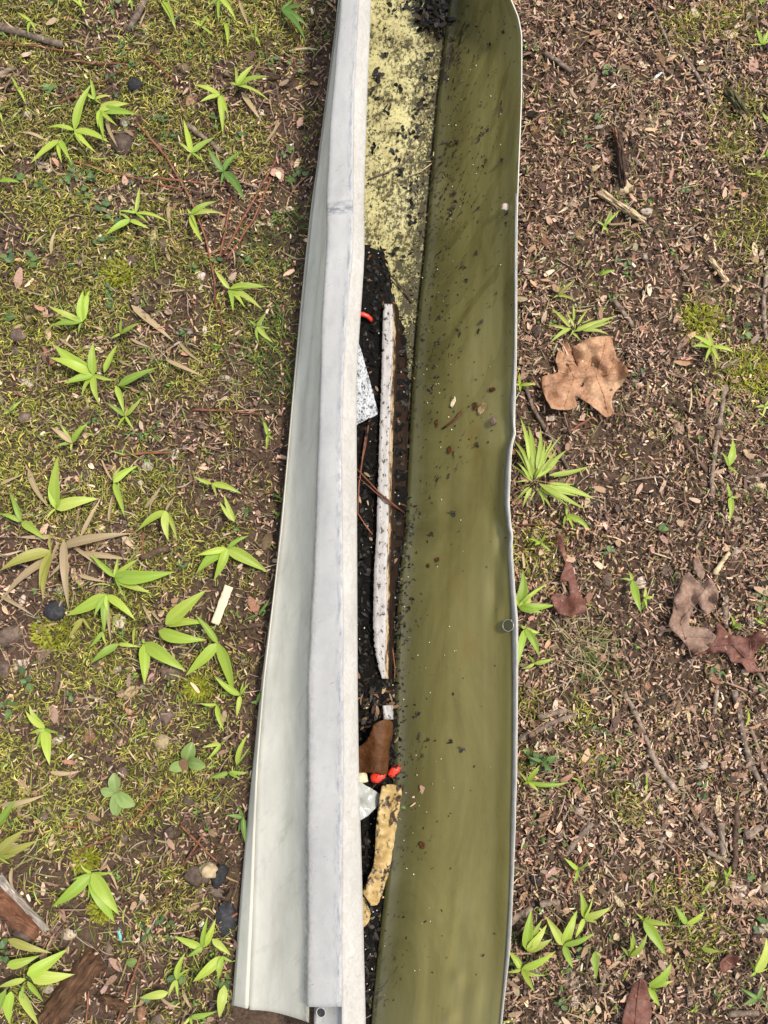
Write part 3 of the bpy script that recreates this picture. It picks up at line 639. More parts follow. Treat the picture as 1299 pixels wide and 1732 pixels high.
# ================================================================== THINGS: builders
ZN = {'L1': (0, 0, .4003), 'L2': (0, 480, .4003), 'L3': (0, 900, .4003), 'L4': (0, 1250, .33872), 'R1': (860, 0, .33795), 'R2': (860, 420, .33795),
      'R3': (860, 820, .33795), 'R4': (840, 1270, .35335), 'I': (0, 0, 1.0)}
def zz(zone, p): o = ZN[zone]; return o[0] + p[0] * o[2], o[1] + p[1] * o[2]
GREENS = [(.34, .47, .058), (.39, .5, .068), (.29, .43, .052), (.43, .51, .1), (.36, .475, .068), (.25, .38, .052)]
def blade_mesh(b, tip, wd, colr, arch, side=0.0, fold=.25):
    """one lance-shaped leaf from b to tip (world), in coordinates relative to b"""
    n = 9; d = tip - b; L_ = d.length; hx = Vector((d.x, d.y, 0)); hx = hx.normalized() if hx.length > 1e-5 else Vector((1, 0, 0)); sx = Vector((-hx.y, hx.x, 0))
    V, UV, C = [], [], []
    tw = R.uniform(-.45, .45)
    for i in range(n):
        t_ = i / (n - 1); c = d * t_ + Vector((0, 0, arch * math.sin(math.pi * min(t_ * 1.0, 1)))) + sx * side * L_ * math.sin(math.pi * t_)
        w_ = wd * .56 * max(.03, ((1 - math.exp(-t_ * 9)) * (1 - t_ ** 1.9) + .1 * (1 - t_) ** 6) if fold > 0 else .9 * math.sin(math.pi * (.04 + .93 * t_ ** .95)) ** .7)
        sv = sx * math.cos(tw) + Vector((0, 0, 1)) * math.sin(tw)
        for k, q in enumerate((-1, -.5, 0, .5, 1)):
            V.append(tuple(c + sv * q * w_ + Vector((0, 0, abs(q) * w_ * abs(fold) * 1.6)) + Vector((0, 0, .03 * w_ * math.sin(t_ * 20 + q * 3))))); UV.append((.5 + q * .5, t_)); 
            yel = 1 + .0 * t_; C.append((colr[0] * yel, colr[1], colr[2]))
    F = [(i * 5 + k, i * 5 + k + 1, i * 5 + k + 6, i * 5 + k + 5) for i in range(n - 1) for k in range(4)]
    return npmesh('leaf', np.array(V), np.array(F), np.array(C), np.array(UV))
def sprout(zone, base, tips, label, name='grass_sprout', cat='grass sprout', group='grass sprouts', hue=None, h=.013, wmul=1.0, wr=.195, stem=True, low=False):
    bu, bv = zz(zone, base); g0 = G(bu, bv); root = empty(name, g0); tag(root, label, cat, group)
    top = G(bu, bv, h); g0b = G(bu + R.uniform(-3, 3), bv + R.uniform(-2, 4), -.002)
    if stem:
        s = tube('stem', [g0b - g0, g0b.lerp(top, .6) - g0 + Vector((.001, 0, 0)), top - g0], lambda q: .0011 - .0004 * q, BLADE, root, 5)
        a = s.data.color_attributes.new('Col', 'FLOAT_COLOR', 'POINT'); c4 = np.tile(np.array([.2, .22, .07, 1], np.float32), (len(s.data.vertices), 1)); a.data.foreach_set('color', c4.ravel())
    for k, tp in enumerate(tips):
        if len(tips) > 8 and not any(isinstance(q, tuple) for q in tp[2:]):
            f_ = R.uniform(.05, .38); tp = (tp[0], tp[1], (base[0] + (tp[0] - base[0]) * f_ + R.uniform(-14, 14), base[1] + (tp[1] - base[1]) * f_ + R.uniform(-14, 14))) + tuple(tp[2:])
        st = tp[2] if len(tp) > 2 and isinstance(tp[2], tuple) else base
        st = next((q for q in tp[2:] if isinstance(q, tuple)), base); opt = [q for q in tp[2:] if isinstance(q, str)]
        su, sv_ = zz(zone, st); tu, tv = zz(zone, tp[:2])
        L_ = math.hypot(tu - su, tv - sv_); hb = h * R.uniform(.75, 1.1)
        ht = R.uniform(.008, .022) if not low else R.uniform(.004, .01)
        b = G(su, sv_, hb); tip = G(tu, tv, ht)
        wpx = min(max(wr * L_ * R.uniform(.88, 1.15), 4.5), 19) * wmul
        if len(tips) > 12: wpx *= .62
        if 'n' in opt: wpx *= .5
        if 'w' in opt: wpx *= 1.3
        cc = hue or R.choice(GREENS); f = R.uniform(.85, 1.12); cc = tuple(q * f for q in cc)
        if 'y' in opt: cc = (.34, .33, .075)
        if 'd' in opt: cc = tuple(q * f for q in (.43, .32, .19))
        me = blade_mesh(b, tip, wpx / 1750, cc, L_ / 1750 * R.uniform(.05, .17), R.uniform(-.06, .06), R.uniform(.1, .3) * (-1 if name == 'broadleaf_weed' else 1))
        o = link('leaf', me, BLADE, root); o.location = b - g0
    return root
def oval_leaf():
    V, UV, F = [], [], []
    for i in range(6):
        t_ = i / 5; w_ = .36 * math.sin(math.pi * (.06 + .9 * t_ ** .85)) ** .8
        for q in (-1, 0, 1): V.append((t_, q * w_, .06 * abs(q) - .1 * t_ * t_)); UV.append((.5 + q * .5, t_ * .9))
    F = [(i * 3 + k, i * 3 + k + 1, i * 3 + k + 4, i * 3 + k + 3) for i in range(5) for k in range(2)]
    return np.array(V), np.array(F), np.array(UV)
OV = oval_leaf(); OVM = []
for cc in ((.085, .155, .055), (.105, .19, .06), (.075, .14, .06), (.13, .21, .06)):
    me = npmesh('leaflet', OV[0], OV[1], np.tile(np.array(cc), (len(OV[0]), 1)), OV[2]); me.materials.append(BLADE); me.polygons.foreach_set('use_smooth', [True] * len(me.polygons)); OVM.append(me)
def creeper(zone, p, n=7, spread=11, size=9, label='', meshes=None):
    u, v = zz(zone, p); g0 = G(u, v); root = empty('clover_weed', g0)
    tag(root, label, 'weed', 'small clover-like weeds')
    an = R.uniform(0, 6.28); pts = []
    for k in range(4):
        q = (k / 3 - .5) * 2 * spread * 1.2; pts.append(G(u + math.cos(an) * q + R.uniform(-2, 2), v + math.sin(an) * q, .003) - g0)
    s = tube('stem', pts, .0005, STICKR, root, 4)
    for k in range(n):
        q = R.uniform(-1, 1) * spread; uu = u + math.cos(an) * q + R.gauss(0, spread * .35); v2 = v + math.sin(an) * q + R.gauss(0, spread * .35)
        o = bpy.data.objects.new('leaf', R.choice(meshes or OVM)); col.objects.link(o); o.parent = root
        o.location = G(uu, v2, R.uniform(.003, .009)) - g0; sc = size / 1750 * R.uniform(.7, 1.25); o.scale = (sc, sc * R.uniform(.8, 1.2), sc)
        o.rotation_euler = (R.gauss(0, .3), R.gauss(-.1, .3), R.uniform(0, 6.28))
    return root
def stick(zone, pts, wpx, label, mat=STICK, name='twig', cat='twig', group=None, h=.003, knots=True):
    P_ = [zz(zone, p) for p in pts]; fine = []
    for (a, b) in zip(P_[:-1], P_[1:]):
        m = max(3, int(math.hypot(b[0] - a[0], b[1] - a[1]) / 9))
        fine += [(a[0] + (b[0] - a[0]) * k / m, a[1] + (b[1] - a[1]) * k / m) for k in range(m)]
    fine.append(P_[-1]); r = wpx / 1750 / 2; g0 = G(*P_[0]); n = len(fine)
    W = [G(u + R.uniform(-.12, .12) * wpx, v + R.uniform(-.12, .12) * wpx, h + r * .6) for u, v in fine]
    zs = np.array([p.z for p in W]); zs = np.convolve(np.pad(zs, 2, 'edge'), np.ones(5) / 5, 'valid')
    W = [Vector((p.x, p.y, z_)) - g0 for p, z_ in zip(W, zs)]
    kn = [R.uniform(.85, 1.2) for _ in range(n)]
    o = tube(name, W, lambda q: r * kn[min(int(q * n), n - 1)] * (1.05 - .25 * q), mat, None, 7 if wpx > 5 else 5); o.location = g0
    tag(o, label, cat, group); return o
def lump(zone, p, rx, ry, label, mat, name='stone', cat='stone', rz=0.0, hz=.7, rough=.34, group=None, sub=3, ridges=0):
    u, v = zz(zone, p); s = ZN[zone][2] / 1750; g0 = G(u, v); bm = bmesh.new(); bmesh.ops.create_icosphere(bm, subdivisions=sub, radius=1)
    sd = R.uniform(0, 90)
    for q in bm.verts:
        c = q.co; k = 1 + rough * (mnoise.noise(c * 1.6 + Vector((sd, 0, 0))) + .5 * mnoise.noise(c * 4 + Vector((sd, 0, 0))))
        if ridges: k += .07 * math.sin(c.z * ridges + math.atan2(c.y, c.x) * 5)
        q.co = Vector((c.x * rx * s * k, c.y * ry * s * k, c.z * hz * min(rx, ry) * s * k))
    bmesh.ops.rotate(bm, verts=bm.verts, cent=(0, 0, 0), matrix=Matrix.Rotation(rz, 3, 'Z'))
    me = bpy.data.meshes.new(name); bm.to_mesh(me); o = link(name, me, mat); o.location = g0 + Vector((0, 0, hz * min(rx, ry) * s * .55)); tag(o, label, cat, group); return o
def outline_leaf(zone, pts, label, mat, name='oak_leaf', cat='leaf', curl=.010, lift=.006, veins=(), stemp=None, step=6.0, pt=None, ripple=.003, local=None):
    """a fallen leaf with the traced outline, curled, with thickness; veins are sub-meshes"""
    Z = [zz(zone, p) for p in pts]; n = len(Z); O = []
    for i in range(n):                                   # Catmull-Rom outline with a slightly ragged edge
        p0, p1, p2, p3 = (np.array(Z[(i + k) % n]) for k in (-1, 0, 1, 2)); m = max(2, int(np.linalg.norm(p2 - p1) / 5))
        for k in range(m):
            t_ = k / m; q = .5 * ((2 * p1) + (-p0 + p2) * t_ + (2 * p0 - 5 * p1 + 4 * p2 - p3) * t_ ** 2 + (-p0 + 3 * p1 - 3 * p2 + p3) * t_ ** 3); q = .4 * q + .6 * (p1 + (p2 - p1) * t_)
            O.append(Vector((q[0] + R.uniform(-.5, .5), q[1] + R.uniform(-.5, .5))))
    us_ = [o.x for o in O]; vs_ = [o.y for o in O]; inner = []
    a = min(us_) + step / 2
    while a < max(us_):
        b = min(vs_) + step / 2
        while b < max(vs_): inner.append(Vector((a + R.uniform(-1, 1), b + R.uniform(-1, 1)))); b += step
        a += step
    k = len(O); res = geometry.delaunay_2d_cdt(O + inner, [(i, (i + 1) % k) for i in range(k)], [list(range(k))], 1, .01)
    W2, faces = res[0], res[2]; cu, cv = sum(us_) / k, sum(vs_) / k; rad = max(max(us_) - min(us_), max(vs_) - min(vs_)) / 2; sd = R.uniform(0, 50)
    def hz(u, v):
        d = min(1.3, math.hypot(u - cu, v - cv) / rad)
        h = lift + curl * d ** 2 * (.35 + .9 * mnoise.noise(Vector((u * .022 + sd, v * .022, 0)))) + ripple * mnoise.noise(Vector((u * .06, v * .06, sd))) + .0006 * mnoise.noise(Vector((u * .2, v * .2, sd)))
        if local: h += local(u, v)
        return max(h, .0012)
    pf = pt or (lambda u, v, h: G(u, v, h)); g0 = pf(cu, cv, 0)
    V = [tuple(pf(q.x, q.y, hz(q.x, q.y)) - g0) for q in W2]
    me = bpy.data.meshes.new('blade'); me.from_pydata(V, [], [list(reversed(f)) for f in faces]); me.update()
    root = empty(name, g0); tag(root, label, cat)
    o = link('leaf_blade', me, mat, root); sm = o.modifiers.new('thickness', 'SOLIDIFY'); sm.thickness = .0004
    for vn in veins:
        q = [zz(zone, p) for p in vn]; pts_ = []
        for (a, b) in zip(q[:-1], q[1:]):
            m = max(3, int(math.hypot(b[0] - a[0], b[1] - a[1]) / 6)); pts_ += [(a[0] + (b[0] - a[0]) * j / m, a[1] + (b[1] - a[1]) * j / m) for j in range(m)]
        pts_.append(q[-1]); tube('vein', [pf(u, v, hz(u, v) + .0002) - g0 for u, v in pts_], lambda t_: .00075 - .0004 * t_, mat, o, 5)
    if stemp:
        q = [zz(zone, p) for p in stemp]; tube('leaf_stalk', [pf(u, v, max(.002, hz(u, v))) - g0 for u, v in q], .0011, STICK, root, 6)
    return root

# ================================================================== GRASS SPROUTS (traced one by one)
S = sprout
S('L1', (345, 30), [(305, 0), (360, 65), (335, -25)], 'small green grass sprout cut by top edge, above the tangle of twigs')
S('L1', (130, 90), [(155, 135), (120, 148), (70, 50), (95, 70)], 'small green grass sprout above the thick grey stick at upper left')
S('L1', (555, 0), [(560, 48), (540, 18)], 'short green blade pair at top edge above the straw bits', h=.008)
S('L1', (685, 0), [(745, 130, 'w'), (760, 15), (735, 100, 'n')], 'grass sprout with one long drooping blade at the top edge')
S('L1', (925, -10), [(865, 42), (925, 95), (1000, 92), (960, -60)], 'three-bladed grass sprout hanging down from top edge near gutter')
S('L1', (850, 110), [(880, 60), (910, 157), (805, 90), (815, 60, 'n')], 'pale thin-bladed grass sprout just below the top-edge three-bladed one')
S('L1', (950, 95), [(962, 197), (940, 110, 'n')], 'single narrow upright green blade below the top-edge sprouts', h=.006)
S('L1', (1080, 155), [(1080, 98), (1102, 200), (1033, 157)], 'tiny three-bladed grass sprout between the gutter and a dry stalk')
S('L1', (1190, 40), [(1305, 18), (1300, 110), (1292, 175), (1240, -5), (1200, 100, 'n')], 'dark green grass sprout leaning against the gutter at the top', hue=(.11, .22, .035))
S('L1', (1000, 360), [(990, 275), (1070, 273, 'w'), (1137, 323, 'w'), (1142, 428, 'n'), (968, 350)], 'fan of five bright blades on a bare stalk, upper left')
S('L1', (930, 400), [(818, 358), (843, 432, 'w'), (950, 380), (966, 490, 'w'), (942, 570)], 'grass sprout with yellowing curled leaf hanging over a small clover weed')
S('L1', (75, 375), [(45, 322), (110, 442), (98, 370)], 'narrow three-bladed grass sprout near left edge under a log end')
S('L1', (-5, 472), [(42, 446), (10, 520)], 'blade tips poking in at left edge beside the small three-bladed sprout', h=.008)
S('L1', (315, 550), [(387, 355), (197, 540), (462, 602, 'w'), (405, 645), (350, 620)], 'star-shaped grass sprout with tall pointed blade, upper left moss')
S('L1', (400, 420), [(380, 330), (342, 378), (472, 405), (430, 440)], 'small pale grass sprout just right of the tall pointed blade')
S('L1', (420, 465), [(545, 438, 'w'), (580, 483, 'w'), (497, 532), (440, 588), (415, 540)], 'grass sprout with two broad blades pointing right over dry stems')
S('L1', (250, 590), [(128, 692, 'w'), (225, 610, 'd'), (287, 640), (305, 692), (262, 690)], 'low grass sprout with rounded yellowish leaf below the star-shaped sprout')
S('L1', (810, 645), [(775, 503), (908, 580, 'w'), (752, 600), (785, 692, 'y'), (870, 690)], 'grass sprout with steep pointed blade beside the fallen grey twig')
S('L1', (945, 725), [(878, 622), (1027, 640), (968, 665), (903, 730), (1037, 855, 'w'), (930, 790)], 'darker grass sprout left of the red pine needles', hue=(.14, .26, .045))
S('L1', (-5, 765), [(88, 772, 'w'), (15, 700, 'y')], 'broad bright blade entering from left edge above the clover weeds', h=.01)
S('L1', (575, 900), [(590, 788), (500, 890), (548, 868), (722, 945, 'n'), (628, 946)], 'grass sprout with blades among round clover leaves, one long blade rightward')
S('L1', (550, 930), [(446, 993, 'w'), (632, 967, 'w'), (500, 900)], 'broad-leaved grass sprout curling left below the clover leaves')
S('L1', (805, 905), [(917, 850), (942, 902), (857, 1028, 'w'), (828, 958), (790, 880)], 'grass sprout with drooping paired blades left of red needle bundle')
S('L1', (970, 1220), [(905, 1138), (1050, 1213), (1127, 1213, 'w'), (985, 1318), (1035, 1300), (1110, 1310)], 'spreading grass sprout below the red needles near the gutter')
S('L1', (365, 1260), [(360, 1222), (388, 1240), (340, 1290)], 'tiny green sprout above the tall paired-leaf sprout', h=.008)
S('L1', (882, 272), [(897, 228), (878, 295)], 'tiny upright green seedling left of the five-bladed fan', h=.006)
S('L2', (345, 160), [(352, 28, 'w'), (378, 26, 'w'), (203, 95), (240, 142, 'w'), (213, 178, 'w'), (330, 215), (290, 190)], 'leafy grass sprout with two tall blades side by side, middle left')
S('L2', (510, 210), [(592, 165, 'w'), (513, 145), (462, 232)], 'small grass sprout growing between dry straw pieces')
S('L2', (395, 385), [(228, 258, 'w'), (208, 312), (270, 422, 'w'), (345, 482), (422, 515, 'w'), (395, 245, 'w'), (500, 250, (440, 375), 'w'), (485, 408)], 'largest rosette of grass blades on the left, eight blades around one stem')
S('L2', (500, 430), [(662, 355, 'w'), (525, 550, 'w', (490, 432)), (560, 440, 'n')], 'two-bladed grass sprout right of the largest rosette, one blade horizontal')
S('L2', (530, 560), [(448, 503), (567, 622), (493, 617), (602, 478), (542, 520, 'y')], 'low grass sprout under the horizontal two-bladed sprout')
S('L2', (40, 540), [(97, 488), (8, 552), (62, 500, 'n')], 'thin pale grass sprout in the thick moss at left edge')
S('L2', (305, 672), [(255, 598), (372, 588, 'w'), (225, 642), (233, 692), (300, 708), (212, 605, 'd')], 'short grass sprout with round nut above, in thick yellow moss')
S('L2', (235, 950), [(245, 728, 'w'), (222, 800), (418, 908, 'w'), (195, 1003), (262, 905, 'w')], 'sprout with tall wide vertical blade above the straw clump')
S('L2', (90, 1005), [(40, 878), (-5, 972), (192, 1082, 'w')], 'three-bladed grass sprout at left edge above the straw clump')
S('L2', (480, 840), [(582, 768, 'w'), (527, 985, 'w'), (532, 880, 'n'), (515, 768, 'y')], 'two-leaved grass sprout pointing right over a dry brown stem')
S('L2', (700, 960), [(580, 1045, 'w'), (665, 975), (712, 1088, 'w'), (748, 1088), (740, 900, 'd')], 'drooping grass sprout with spotted leaf, right of the straw clump')
S('L2', (895, 845), [(818, 812), (1022, 887), (917, 907)], 'slim grass sprout of three narrow blades, left of gutter middle')
S('L2', (990, 1005), [(945, 888), (927, 918), (1010, 960, 'n')], 'slim upright blades just below the narrow three-bladed sprout')
S('L3', (960, 70), [(833, 97, 'w'), (828, 177, 'w'), (903, 205, 'w'), (1133, 170, 'w'), (1052, 15), (1000, 45)], 'five-bladed grass sprout with broad blade touching the gutter wall')
S('L2', (1130, 640), [(1105, 563), (1150, 620), (1125, 708), (1155, 660)], 'small grass sprout beside the gutter, level with its torn white shard')
S('L2', (1085, 180), [(1125, 120), (1140, 190), (1048, 150), (1095, 252), (1155, 250)], 'grass sprout in thin wiry grass close to the gutter')
S('L2', (1155, 890), [(1195, 912), (1160, 900)], 'lone dark blade tucked under the gutter edge', h=.006, hue=(.08, .17, .03))
S('L2', (1050, 960), [(1030, 1000), (1075, 930), (1015, 950)], 'tiny dark sprout just left of the gutter, middle', h=.006, hue=(.1, .18, .04))
S('L3', (215, 80), [(0, 163, 'y', 'w'), (215, -5, 'y'), (182, 292, 'y'), (168, 240, 'y')], 'yellowing long-bladed grass sprout lying over the straw clump')
S('L3', (485, 190), [(378, 88), (498, 103, 'w'), (572, 163, 'w'), (737, 168, 'w'), (638, 258, 'w'), (588, 112), (538, 295, 'n')], 'big leafy grass sprout at the right end of straw clump')
S('L3', (450, 265), [(278, 354, 'w'), (573, 373, 'w'), (398, 360), (440, 425), (462, 350)], 'arching grass sprout spreading left over the black cone')
S('L3', (350, 365), [(290, 452, 'y', 'w'), (387, 418, 'y'), (300, 400, 'y')], 'small yellowing sprout beside the black cone')
S('L3', (435, 420), [(373, 492), (438, 368), (452, 480)], 'small upright sprout below the arching grass sprout')
S('L3', (570, 400), [(565, 485), (580, 380, 'n')], 'single short blade hanging below the big leafy sprout', h=.007)
S('L3', (700, 390), [(873, 243, 'w'), (872, 385), (872, 455, (670, 418), 'w')], 'grass sprout pointing right toward the cream wood sliver')
S('L3', (500, 475), [(383, 557, 'w'), (595, 487), (490, 470, 'n')], 'two-bladed horizontal sprout in the middle of the lower moss')
S('L3', (610, 470), [(610, 645, 'w'), (788, 588, 'w'), (600, 450)], 'sprout with two long blades hanging downward, lower left middle')
S('L3', (920, 470), [(783, 608, 'w'), (988, 695, 'w'), (823, 348), (908, 450)], 'large drooping sprout below the cream wood sliver')
S('L3', (915, 730), [(843, 723), (947, 843, 'w')], 'two-bladed sprout beside a yellow-green moss tuft near gutter')
S('L3', (1015, 690), [(1030, 628), (1055, 635), (1000, 783), (905, 608)], 'thin sprout between moss tuft and gutter')
S('L3', (1085, 715), [(1117, 648), (1058, 720), (1118, 712)], 'dark little sprout touching the gutter below the cream sliver', hue=(.11, .21, .035))
S('L3', (190, 830), [(108, 755, 'w'), (122, 728), (120, 852), (210, 985, 'w'), (247, 848), (150, 912)], 'sprout with hanging pointed leaf above the broad oval-leaved weed, far left')
S('L3', (935, 895), [(853, 912), (875, 962), (947, 888), (1000, 835, 'd', 'n')], 'faint pale sprout left of the thin tall blade by the gutter')
S('L3', (1000, 985), [(1050, 850), (1060, 900, 'n')], 'tall thin blade leaning along the gutter', wmul=.8)
S('L3', (965, 1015), [(883, 1037, 'w'), (1048, 1015), (1022, 1042)], 'spread low sprout by the gutter foot, lower left')
S('L3', (1095, 345), [(1142, 278), (1018, 382, 'n'), (1050, 372, 'n')], 'wispy thin sprout right of the cream wood sliver', wmul=.7, hue=(.11, .2, .04))
S('L4', (-20, 440), [(82, 295, 'w'), (40, 400)], 'broad blade entering the left edge, lower part', h=.012)
S('L4', (-10, 580), [(125, 450, 'y', 'w'), (192, 505, 'y'), (82, 580), (52, 625), (10, 520, 'y')], 'yellow-tipped sprout at left edge above the white-crusted bark')
S('L4', (460, 670), [(258, 838, 'w'), (572, 915, 'w'), (597, 880, 'w'), (358, 702), (568, 665), (440, 805, 'n'), (398, 622)], 'inverted-V sprout with two broad spotted blades, lower left')
S('L4', (130, 1190), [(340, 1047, 'w'), (372, 1175, 'w'), (218, 1313, 'w'), (258, 1068, (40, 1000), 'y'), (200, 1080, (35, 1130), 'w'), (-10, 1240), (50, 1425, (55, 1260), 'w'), (125, 1335), (192, 1430, (100, 1260), 'w'), (-10, 1420, (30, 1250), 'w')], 'dense bunch of broad blades in the lower left corner', h=.022)
S('L4', (1010, 1040), [(868, 983, 'w'), (1077, 897, 'w'), (1040, 880), (1000, 1065), (933, 1090, 'w')], 'bright sprout left of gutter end, its blade pointing up')
S('L4', (1110, 1085), [(1153, 1080, (1060, 998), 'w'), (1045, 1122, 'y'), (962, 1213, 'w'), (1165, 1112), (1090, 1203, 'w'), (1095, 1393, (1120, 1230), 'w')], 'drooping sprout tucked against the gutter end at lower left')
S('L4', (880, 1200), [(927, 1063, 'w'), (935, 1150), (840, 1290), (697, 1293, (840, 1265), 'w'), (890, 1290)], 'sprout with one blade lying left, below the gutter-end sprouts')
S('L4', (1215, 390), [(1128, 380, 'w'), (1180, 328), (1228, 525), (1190, 470)], 'sprout beside the gutter foot strip, above the dark stone', hue=(.13, .24, .04))
S('L4', (950, 1390), [(1083, 1360, 'w'), (962, 1440), (905, 1440)], 'sprout cut by the bottom edge left of the gutter end')
# broad leaved weeds
S('L3', (790, 975), [(812, 888, 'w'), (715, 1003, 'w'), (868, 988, 'w')], 'three-leaved broad weed with rounded leaves near the gutter, lower left', 'broadleaf_weed', 'weed', 'broad-leaved weeds', (.24, .35, .1), .006, .95, .55, low=True)
S('L3', (490, 1100), [(482, 1018, 'w'), (425, 1088, 'w'), (488, 1203, 'w'), (570, 1155, 'w')], 'four-leaved broad weed with spotted oval leaves in the lower moss', 'broadleaf_weed', 'weed', 'broad-leaved weeds', (.25, .35, .11), .006, .9, .5, low=True)
S('L4', (630, 1118), [(685, 1105, 'w')], 'single small oval green leaf above the rotten wood, bottom left', 'broadleaf_weed', 'weed', 'broad-leaved weeds', (.2, .3, .08), .004, 1.0, .5, low=True)
S('L2', (12, 145), [(65, 140, 'w')], 'small dark oval leaf at left edge above two brown nuts', 'broadleaf_weed', 'weed', 'broad-leaved weeds', (.09, .15, .04), .004, 1.0, .6, low=True)
# right side
S('R1', (1270, 222), [(1200, 225), (1310, 200), (1238, 138, 'w'), (1300, 145)], 'bright sprout at the right edge near the top corner')
S('R1', (1240, 870), [(1188, 868), (1287, 890), (1260, 850)], 'small bright blade near right edge beside the moss strip')
S('R1', (1250, -5), [(1222, 5), (1292, 18), (1270, 30)], 'blade tips at the top right corner')
S('R1', (1290, 600), [(1270, 560), (1300, 620), (1310, 570)], 'small green sprout at right edge in mossy strip, upper right')
S('R1', (1290, 780), [(1265, 790), (1315, 770), (1300, 740)], 'pale sprout at right edge just above the mossy corner')
S('R1', (480, 1130), [(465, 1170), (500, 1180), (440, 1100), (520, 1040), (560, 1050)], 'yellowish sprout below the pale split wood, upper right', wmul=.8)
S('R2', (330, 405), [(213, 298, 'w'), (193, 385), (208, 442), (203, 478, 'w'), (322, 278, 'w'), (288, 308, 'w'), (397, 308), (537, 338, 'w'), (522, 362), (502, 432, 'w'), (452, 370, 'w'), (430, 348), (360, 465, 'w'), (350, 385), (300, 450, 'w')], 'dense grass tuft growing right above the big tan oak leaf', h=.018, hue=(.36, .44, .08))
S('R2', (250, 235), [(332, 158, 'y'), (342, 265), (218, 252), (267, 148, 'n'), (300, 190, 'y'), (310, 215, 'd')], 'thin dry-tipped grass sprout above the dense tuft', wmul=.7)
S('R2', (130, 1170), [(60, 848), (25, 958), (100, 888, 'w'), (160, 898), (222, 948), (293, 1008, 'w'), (408, 1090, 'w'), (433, 1255, 'w'), (303, 1292), (382, 1305), (215, 1303, 'w'), (50, 1205), (28, 1000), (18, 1082), (45, 1072, 'w'), (180, 1292), (70, 1302, 'w'), (140, 1000, 'w'), (152, 1100), (272, 930, 'n'), (30, 1170), (20, 1280), (70, 930), (180, 960), (250, 1060), (330, 1180), (260, 1260), (110, 950), (200, 1060), (350, 1240), (100, 1280), (240, 1000)], 'big bright grass clump against the rim of the gutter, middle right', h=.02, hue=(.36, .46, .08))
S('R2', (1020, 490), [(985, 408, 'w'), (918, 492, 'w'), (908, 428), (1127, 520), (1057, 572), (983, 572), (1037, 603, 'y')], 'star-shaped sprout between two yellow moss patches on the right')
S('R2', (1100, 1090), [(1122, 953, 'w'), (1063, 1018), (1152, 1130)], 'narrow upright sprout beside the long leaning stick, right')
S('R2', (1110, 1245), [(1092, 1168, 'w'), (1152, 1250), (1105, 1305), (1105, 1370)], 'small sprout directly below the narrow upright one, right')
S('R2', (1285, 790), [(1230, 795), (1310, 745), (1265, 850)], 'sprout at the right edge below the yellow moss patch')
S('R2', (455, 135), [(535, 108, 'w'), (480, 100)], 'lone flat green blade above the dense grass tuft', h=.006)
S('R2', (60, 685), [(30, 680), (140, 680), (55, 620), (60, 720)], 'thin blades sticking out from the rim left of the big oak leaf')
S('R3', (160, 290), [(98, 270), (217, 335), (130, 303), (190, 250)], 'small sprout by the rim below the big bright clump')
S('R3', (290, 150), [(410, 228), (275, 215), (325, 225), (290, 85)], 'narrow sprout hanging from the big clump above the curled brown leaf')
S('R3', (50, 610), [(72, 428, 'w'), (40, 540), (235, 602, 'w'), (172, 640, 'w'), (112, 548, 'w'), (203, 490, 'n'), (125, 580), (90, 640, 'w')], 'bright sprout at the rim beside the curled brown leaf')
S('R3', (85, 720), [(157, 740, 'w'), (60, 698), (155, 862, 'w'), (50, 905)], 'drooping sprout at the rim level with the round rivet')
S('R3', (130, 895), [(98, 850), (232, 868), (60, 922)], 'low pale sprout at the rim beside the dry wispy grass')
S('R3', (620, 480), [(598, 428, 'w'), (558, 470), (663, 640, 'w'), (640, 558)], 'hooked narrow sprout between the curled leaf and torn oak leaf')
S('R3', (680, 565), [(727, 558, 'w'), (685, 508, 'w'), (660, 632), (692, 622)], 'short bright sprout left of the torn grey oak leaf')
S('R3', (1130, 705), [(1108, 648), (1178, 698), (1150, 720)], 'small sprout squeezed between two oak leaves on the right')
S('R3', (1245, 680), [(1299, 670), (1225, 665), (1290, 700)], 'faint green sprout at right edge near the red-brown oak leaf', wmul=.8)
S('R3', (1200, 1130), [(1185, 1215), (1180, 1110, 'n')], 'curved thin blade beside the forked stick, right', h=.006)
S('R4', (150, 150), [(108, 100), (207, 68, 'w'), (348, 150, 'n'), (202, 197), (123, 160)], 'four-bladed sprout by the rim with a long thin blade pointing right')
S('R4', (215, 50), [(155, 30, 'w'), (270, 110, 'w'), (245, 20, 'w'), (300, 20)], 'broad-leaved green sprout above the four-bladed sprout by the rim', hue=(.14, .25, .07))
S('R4', (390, 570), [(323, 512, 'w'), (442, 518), (372, 633, 'w')], 'bright sprout at the fork of a twig, lower right')
S('R4', (145, 955), [(135, 898), (167, 758, 'w'), (217, 808), (242, 828, 'w'), (267, 900, 'w')], 'broad upright sprout near the rim, lower right')
S('R4', (320, 930), [(233, 788, 'w'), (387, 758, 'w'), (472, 870), (365, 1042, 'w'), (330, 890)], 'tall sprout with crossing blades right of the broad upright one')
S('R4', (420, 800), [(400, 668, 'w'), (462, 693, 'n'), (375, 900), (547, 748, 'w'), (480, 820, 'w')], 'sprout with white-tipped blade behind the crossing blades')
S('R4', (120, 1045), [(50, 953, 'w'), (43, 1060, 'w'), (182, 1082), (283, 958, 'w'), (243, 1072, 'n'), (180, 1152)], 'leafy sprout hugging the rim near the bottom')
S('R4', (470, 960), [(477, 1092, 'w'), (502, 985)], 'single hanging blade right of the crossing blades')
S('R4', (640, 985), [(593, 935, 'w'), (722, 868, 'w'), (640, 888), (665, 900), (650, 860)], 'sprout with reddish dry tip above the curled red-brown leaf', hue=(.25, .33, .05))
S('R4', (705, 810), [(833, 835, 'w'), (810, 978, 'w'), (668, 778), (732, 788)], 'sprout with long blade drooping right, lower right middle')
